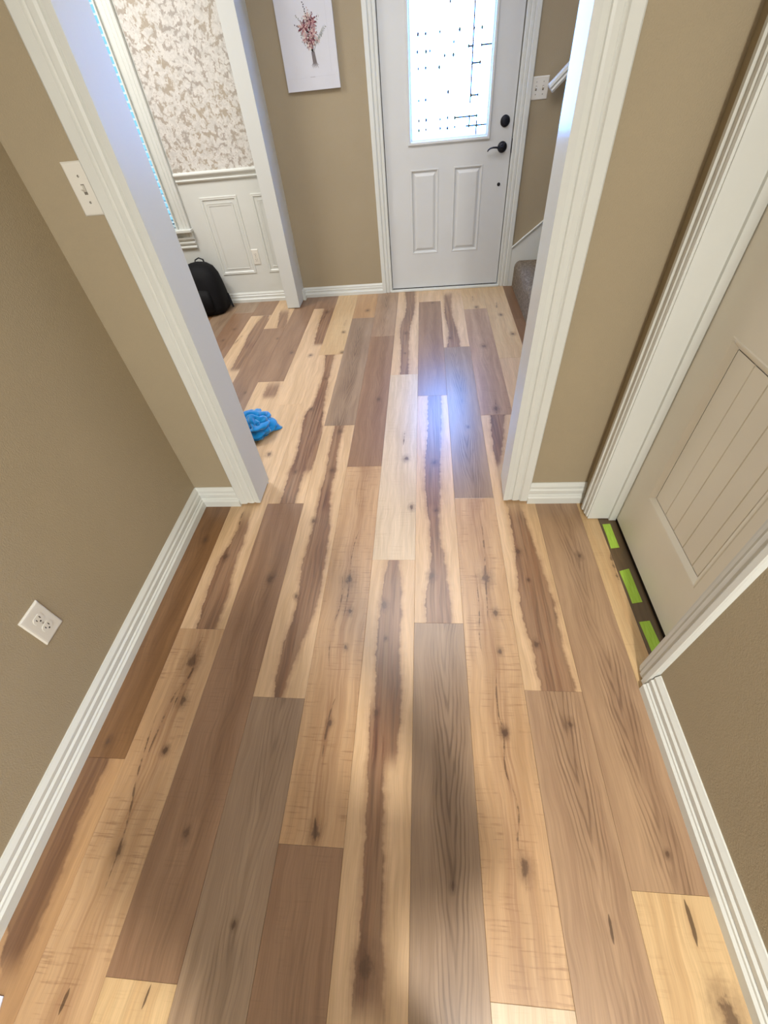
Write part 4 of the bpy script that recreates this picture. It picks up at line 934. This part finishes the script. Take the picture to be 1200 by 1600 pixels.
for (x0, z0, x1, z1, c_, n) in ((-0.722, 1.70, -0.736, 1.775, 'dark', 9), (-0.76, 1.668, -0.795, 1.686, 'dark', 5), (-0.70, 1.70, -0.668, 1.712, 'burgundy', 6), (-0.71, 1.71, -0.715, 1.752, 'blush', 5), (-0.755, 1.69, -0.785, 1.725, 'leaf', 6), (-0.71, 1.588, -0.680, 1.606, 'stem', 5), (-0.735, 1.58, -0.765, 1.612, 'leaf', 5), (-0.70, 1.70, -0.690, 1.73, 'burgundy', 5)):
    for q in range(n):
        t = q / (n - 1); dab(x0 + (x1 - x0) * t + (0.002 if q % 2 else -0.002), z0 + (z1 - z0) * t, 0.0046, 0.5, 0.8 if q % 2 else 2.2, c_, 8)
        dab(x0 + (x1 - x0) * t, z0 + (z1 - z0) * t, 0.003, 0.5, 1.57, c_, 8)
stroke([(-0.905, 1.400), (-0.84, 1.396), (-0.775, 1.398)], 0.0003, 0.0003, 'line', 1)
stroke([(-0.735, 1.3985), (-0.65, 1.400), (-0.585, 1.3975)], 0.0003, 0.0003, 'line', 1)
sg = [(-0.752 + 0.0022 * k, 1.398 + (0.0018 if k % 2 else -0.0008) * (1 + 0.4 * math.sin(k * 2.1))) for k in range(16)]
stroke(sg, 0.0004, 0.0004, 'stem', 2)
stroke([(-0.604, 1.41), (-0.600, 1.60), (-0.603, 1.84)], 0.0004, 0.0004, 'line', 0)
pr = obj('flower_print', PVt, PFt, None, mats=[ink[k] for k in ik], fmat=PMt); local(pr, pic)
pr['label'] = 'dusty rose and burgundy bouquet with tied stems'

# ------------------------------------------------------------------ black backpack
bp = empty('backpack', (-1.965, 3.87, 0)); tag(bp, 'black backpack standing on the floor against the dining wall', 'backpack')


def superloft(name, levels, mat, parent, n=32, cap=True, subdiv=0):
    V, F = [], []
    for (cx, cy, hx, hy, z, e) in levels:
        for k in range(n):
            a_ = 2 * math.pi * k / n; c_, s_ = math.cos(a_), math.sin(a_)
            V.append((cx + hx * math.copysign(abs(c_) ** e, c_), cy + hy * math.copysign(abs(s_) ** e, s_), z))
    for i in range(len(levels) - 1):
        for k in range(n):
            F.append((i * n + k, i * n + (k + 1) % n, (i + 1) * n + (k + 1) % n, (i + 1) * n + k))
    F += [tuple(range(n)), tuple((len(levels) - 1) * n + k for k in range(n))]
    o = obj(name, V, F, mat, smooth=True)
    return local(o, parent)


body = superloft('body', [(-1.965, 3.880, 0.175, 0.125, 0.002, 0.6), (-1.965, 3.880, 0.198, 0.146, 0.018, 0.6), (-1.963, 3.882, 0.205, 0.150, 0.06, 0.62), (-1.960, 3.888, 0.198, 0.142, 0.14, 0.65), (-1.958, 3.895, 0.186, 0.132, 0.22, 0.68), (-1.952, 3.905, 0.166, 0.118, 0.29, 0.72), (-1.948, 3.915, 0.135, 0.100, 0.34, 0.8), (-1.945, 3.922, 0.090, 0.072, 0.368, 0.9), (-1.945, 3.925, 0.040, 0.035, 0.380, 1.0)], M['bagcloth'], bp)
superloft('front_pocket', [(-1.972, 3.755, 0.120, 0.035, 0.03, 0.6), (-1.972, 3.748, 0.135, 0.045, 0.05, 0.6), (-1.970, 3.752, 0.135, 0.045, 0.14, 0.6), (-1.966, 3.770, 0.115, 0.035, 0.20, 0.7), (-1.965, 3.785, 0.080, 0.015, 0.215, 0.8)], M['bagcloth'], bp)
local(tube('grab_handle', [(-1.985, 3.975, 0.352), (-1.975, 3.985, 0.385), (-1.94, 3.99, 0.398), (-1.905, 3.985, 0.385), (-1.895, 3.975, 0.345)], 0.008, M['bagstrap'], flat=0.6), bp)
local(tube('zipper', [(-1.765, 3.905, 0.10), (-1.772, 3.905, 0.20), (-1.792, 3.91, 0.28), (-1.83, 3.915, 0.345), (-1.90, 3.92, 0.378), (-1.99, 3.92, 0.380), (-2.06, 3.915, 0.345), (-2.10, 3.91, 0.28)], 0.004, M['bagstrap']), bp)
local(tube('side_strap', [(-1.762, 3.94, 0.12), (-1.752, 3.93, 0.07), (-1.745, 3.92, 0.03), (-1.735, 3.915, 0.010)], [0.008, 0.009, 0.010, 0.009], M['bagstrap'], flat=0.5), bp)

# ------------------------------------------------------------------ blue cloth
def crumple(name, center, rad, height, seed, mat, lobes):
    bm = bmesh.new(); bmesh.ops.create_icosphere(bm, subdivisions=6, radius=1.0)
    for v in bm.verts:
        d = v.co.normalized()
        p = d * 1.25 + Vector((seed, seed * 2, 0))
        wv = Vector((noise.noise(p * 1.1), noise.noise(p * 1.1 + Vector((9, 0, 0))), noise.noise(p * 1.1 + Vector((0, 9, 0))))) * 0.9
        q = p + wv
        r1 = 1 - abs(noise.noise(q * 1.5)) * 2.0
        r2 = 1 - abs(noise.noise(q * 3.1 + Vector((3, 3, 3)))) * 2.0
        c2 = Vector((0.55, -0.35, 0.75)); c3 = Vector((-0.5, 0.6, 0.6))
        wn = noise.noise(q * 0.9); wm = noise.noise(q * 0.8 + Vector((4, 7, 1)))
        f1 = abs(math.sin(math.pi * (1.75 * (d - c2).length + 0.9 * wn)))
        f2 = abs(math.sin(math.pi * (2.3 * (d - c3).length + 1.1 * wm)))
        r = 0.70 + 0.24 * f1 ** 0.8 + 0.15 * f2 ** 0.8
        co = Vector((d.x * rad[0] * r, d.y * rad[1] * r, d.z * height * r))
        for lx, ly, lz, k, sg_ in lobes:
            g = math.exp(-((d - Vector((lx, ly, lz)).normalized()).length ** 2) / sg_); co += Vector((lx, ly, lz)) * (k * g)
        co.z += height * 0.62
        if co.z < 0.002: 
            co.z = 0.002 + 0.004 * max(0, noise.noise(q * 3)); co.x *= 1.04; co.y *= 1.04
        v.co = co
    me = bpy.data.meshes.new(name); bm.to_mesh(me); bm.free(); me.materials.append(mat)
    for p in me.polygons: p.use_smooth = True
    o = bpy.data.objects.new(name, me); COL.objects.link(o); o.location = center
    return o


ct = crumple('cleaning_cloth', (-1.000, 2.015, 0.0), (0.104, 0.125), 0.068, 3.3, M['cloth'], [(0.95, 0.15, -0.35, 0.045, 0.16), (-0.3, -0.1, 0.9, 0.020, 0.3)])
tag(ct, 'crumpled bright blue microfibre cloth on the floor behind the left jamb', 'cloth')

# ------------------------------------------------------------------ tape strips and paper
for lab, quad in (('far strip of green painter\'s tape, next to the closet casing', [(0.761, 1.268), (0.794, 1.271), (0.794, 1.141), (0.759, 1.136)]),
                  ('middle strip of green painter\'s tape below the closet door', [(0.758, 1.022), (0.798, 1.035), (0.799, 0.884), (0.761, 0.877)]),
                  ('near strip of green painter\'s tape, beside the near closet casing', [(0.760, 0.801), (0.798, 0.807), (0.803, 0.717), (0.765, 0.650)])):
    cxx = sum(p[0] for p in quad) / 4; cyy = sum(p[1] for p in quad) / 4
    V = []
    for zz in (0.0002, 0.0009):
        for i in range(4):
            (xa, ya), (xb, yb) = quad[i], quad[(i + 1) % 4]
            V.append((xa - cxx, ya - cyy, zz)); V.append(((xa + xb) / 2 - cxx + 0.0008 * (i - 1.5), (ya + yb) / 2 - cyy, zz))
    F = [tuple(range(7, -1, -1)), tuple(range(8, 16))] + [(k, (k + 1) % 8, 8 + (k + 1) % 8, 8 + k) for k in range(8)]
    o = obj('tape_strip', V, F, M['tape'], None, (cxx, cyy, 0)); tag(o, lab, 'tape', 'green tape strips under the closet door')
V = [(x, y, z) for z in (0.001, 0.004) for x, y in ((-1.088, -0.215), (-1.016, -0.220), (-1.006, -0.262), (-1.000, -0.40), (-1.088, -0.40))]
o = obj('paper_sheet', V, [(4, 3, 2, 1, 0), (5, 6, 7, 8, 9)] + [(k, (k + 1) % 5, 5 + (k + 1) % 5, 5 + k) for k in range(5)], M['paper'])
tag(o, 'white corner of a sheet on the floor at the lower left edge', 'paper')

# ------------------------------------------------------------------ the photographer, standing behind the camera (casts the soft shadow on the near boards)
def build_person():
    root = empty('person', (-0.02, -0.60, 0)); tag(root, 'person in dark jacket and jeans behind the camera, shadow on the near boards', 'person')
    J = {  # joint: (position, radius)
        'pelvis': ((0, 0, 0.95), 0.15), 'waist': ((0, 0.0, 1.08), 0.135), 'chest': ((0, 0.0, 1.28), 0.155), 'neckb': ((0, 0.01, 1.42), 0.085), 'neck': ((0, 0.03, 1.50), 0.058), 'skull': ((0, 0.06, 1.60), 0.092), 'crown': ((0, 0.06, 1.68), 0.085)}
    E = [('pelvis', 'waist'), ('waist', 'chest'), ('chest', 'neckb'), ('neckb', 'neck'), ('neck', 'skull'), ('skull', 'crown')]
    for s, n in ((-1, 'l'), (1, 'r')):
        J['sho' + n] = ((s * 0.18, 0.0, 1.385), 0.062); J['elb' + n] = ((s * 0.255, 0.13, 1.14), 0.045); J['wri' + n] = ((s * 0.085, 0.345, 1.345), 0.030); J['palm' + n] = ((s * 0.060, 0.375, 1.40), 0.028)
        J['hip' + n] = ((s * 0.095, 0, 0.90), 0.105); J['kne' + n] = ((s * 0.11, 0.01, 0.50), 0.068); J['ank' + n] = ((s * 0.12, -0.01, 0.10), 0.045); J['toe' + n] = ((s * 0.14, 0.13, 0.045), 0.040)
        E += [('chest', 'sho' + n), ('sho' + n, 'elb' + n), ('elb' + n, 'wri' + n), ('wri' + n, 'palm' + n), ('pelvis', 'hip' + n), ('hip' + n, 'kne' + n), ('kne' + n, 'ank' + n), ('ank' + n, 'toe' + n)]
        for q in range(4):
            a = 'f%d%s' % (q, n); J[a + 'a'] = ((s * 0.058, 0.395 - 0.004 * q, 1.405 + 0.020 * q), 0.0095); J[a + 'b'] = ((s * (0.048 - 0.002 * q), 0.428, 1.412 + 0.020 * q), 0.0085); J[a + 'c'] = ((s * (0.022 + 0.002 * q), 0.434, 1.416 + 0.019 * q), 0.0075)
            E += [('palm' + n, a + 'a'), (a + 'a', a + 'b'), (a + 'b', a + 'c')]
        J['t' + n] = ((s * 0.052, 0.375, 1.44), 0.011); J['tt' + n] = ((s * 0.028, 0.372, 1.462), 0.0085); E += [('palm' + n, 't' + n), ('t' + n, 'tt' + n)]
    names = list(J); me = bpy.data.meshes.new('body'); me.from_pydata([J[k][0] for k in names], [(names.index(a), names.index(b)) for a, b in E], [])
    o = bpy.data.objects.new('body', me); COL.objects.link(o); o.parent = root
    o.modifiers.new('skin', 'SKIN')
    for k, sv in zip(names, me.skin_vertices[0].data): sv.radius = (J[k][1], J[k][1] * (0.72 if k in ('chest', 'waist', 'pelvis') else 1)); sv.use_root = (k == 'pelvis')
    o.modifiers.new('sub', 'SUBSURF').levels = 2; o.modifiers['sub'].render_levels = 2
    dg = bpy.context.evaluated_depsgraph_get(); ev = o.evaluated_get(dg); m2 = bpy.data.meshes.new_from_object(ev)
    o.modifiers.clear(); o.data = m2
    m2.materials.clear()
    for mt in (simple('skin', srgb(205, 160, 132), 0.55), simple('jacket_cloth', srgb(46, 50, 60), 0.9), simple('jeans_cloth', srgb(52, 66, 92), 0.9), simple('shoe_leather', srgb(60, 48, 40), 0.6)): m2.materials.append(mt)
    for p in m2.polygons:
        c = p.center; p.use_smooth = True
        hand = c.y > 0.30 and c.z > 1.2
        p.material_index = 0 if (c.z > 1.47 and abs(c.x) < 0.13 and c.y < 0.2) or hand else (1 if c.z > 0.97 else (2 if c.z > 0.10 else 3))
    V = []; n = 20
    for i in range(9):
        t = i / 8; zz = 1.60 + 0.125 * math.sin(t * math.pi / 2); r = 0.112 * math.cos(t * math.pi / 2) + 0.002
        for k in range(n):
            a = 2 * math.pi * k / n; V.append((r * 0.92 * math.cos(a), 0.035 + r * 1.1 * math.sin(a), zz - (0.07 if (i == 0 and math.sin(a) < 0.3) else 0)))
    F = [(i * n + k, i * n + (k + 1) % n, (i + 1) * n + (k + 1) % n, (i + 1) * n + k) for i in range(8) for k in range(n)] + [tuple(range(160, 180))]
    obj('hair', V, F, simple('dark_hair', srgb(48, 34, 26), 0.7), root, smooth=True)
    for s in (-1, 1):
        e = lathe('ear', [(0.004, -0.004), (0.018, 0), (0.016, 0.006), (0.004, 0.004)], m2.materials[0], Matrix.Translation((s * 0.094, 0.05, 1.59)) @ Matrix.Rotation(math.radians(90 * s), 4, 'Y'), root, 12)
        lathe('eye', [(0.009, 0), (0.006, 0.006), (0, 0.008)], M['slot'], Matrix.Translation((s * 0.032, 0.147, 1.60)) @ Matrix.Rotation(math.radians(-90), 4, 'X'), root, 12)
    tube('nose', [(0, 0.15, 1.605), (0, 0.166, 1.575), (0, 0.168, 1.565)], [0.006, 0.011, 0.008], m2.materials[0], root)
    tube('mouth', [(-0.022, 0.142, 1.535), (0, 0.150, 1.533), (0.022, 0.142, 1.535)], 0.004, simple('lips', srgb(170, 95, 85), 0.5), root, flat=0.7)
    ph = empty('phone', (-0.02, -0.115, 1.46)); tag(ph, 'dark phone held upright behind the camera in both hands', 'phone')
    b = box('phone_body', (-0.037, 0.037, -0.0045, 0.0045, -0.078, 0.078), M['rubber'], None, bevel=0.003); b.parent = ph
    b = box('screen', (-0.034, 0.034, -0.0052, -0.0044, -0.074, 0.074), M['slot'], None); b.parent = ph
    ph.rotation_euler = (math.radians(42), 0, 0)


build_person()
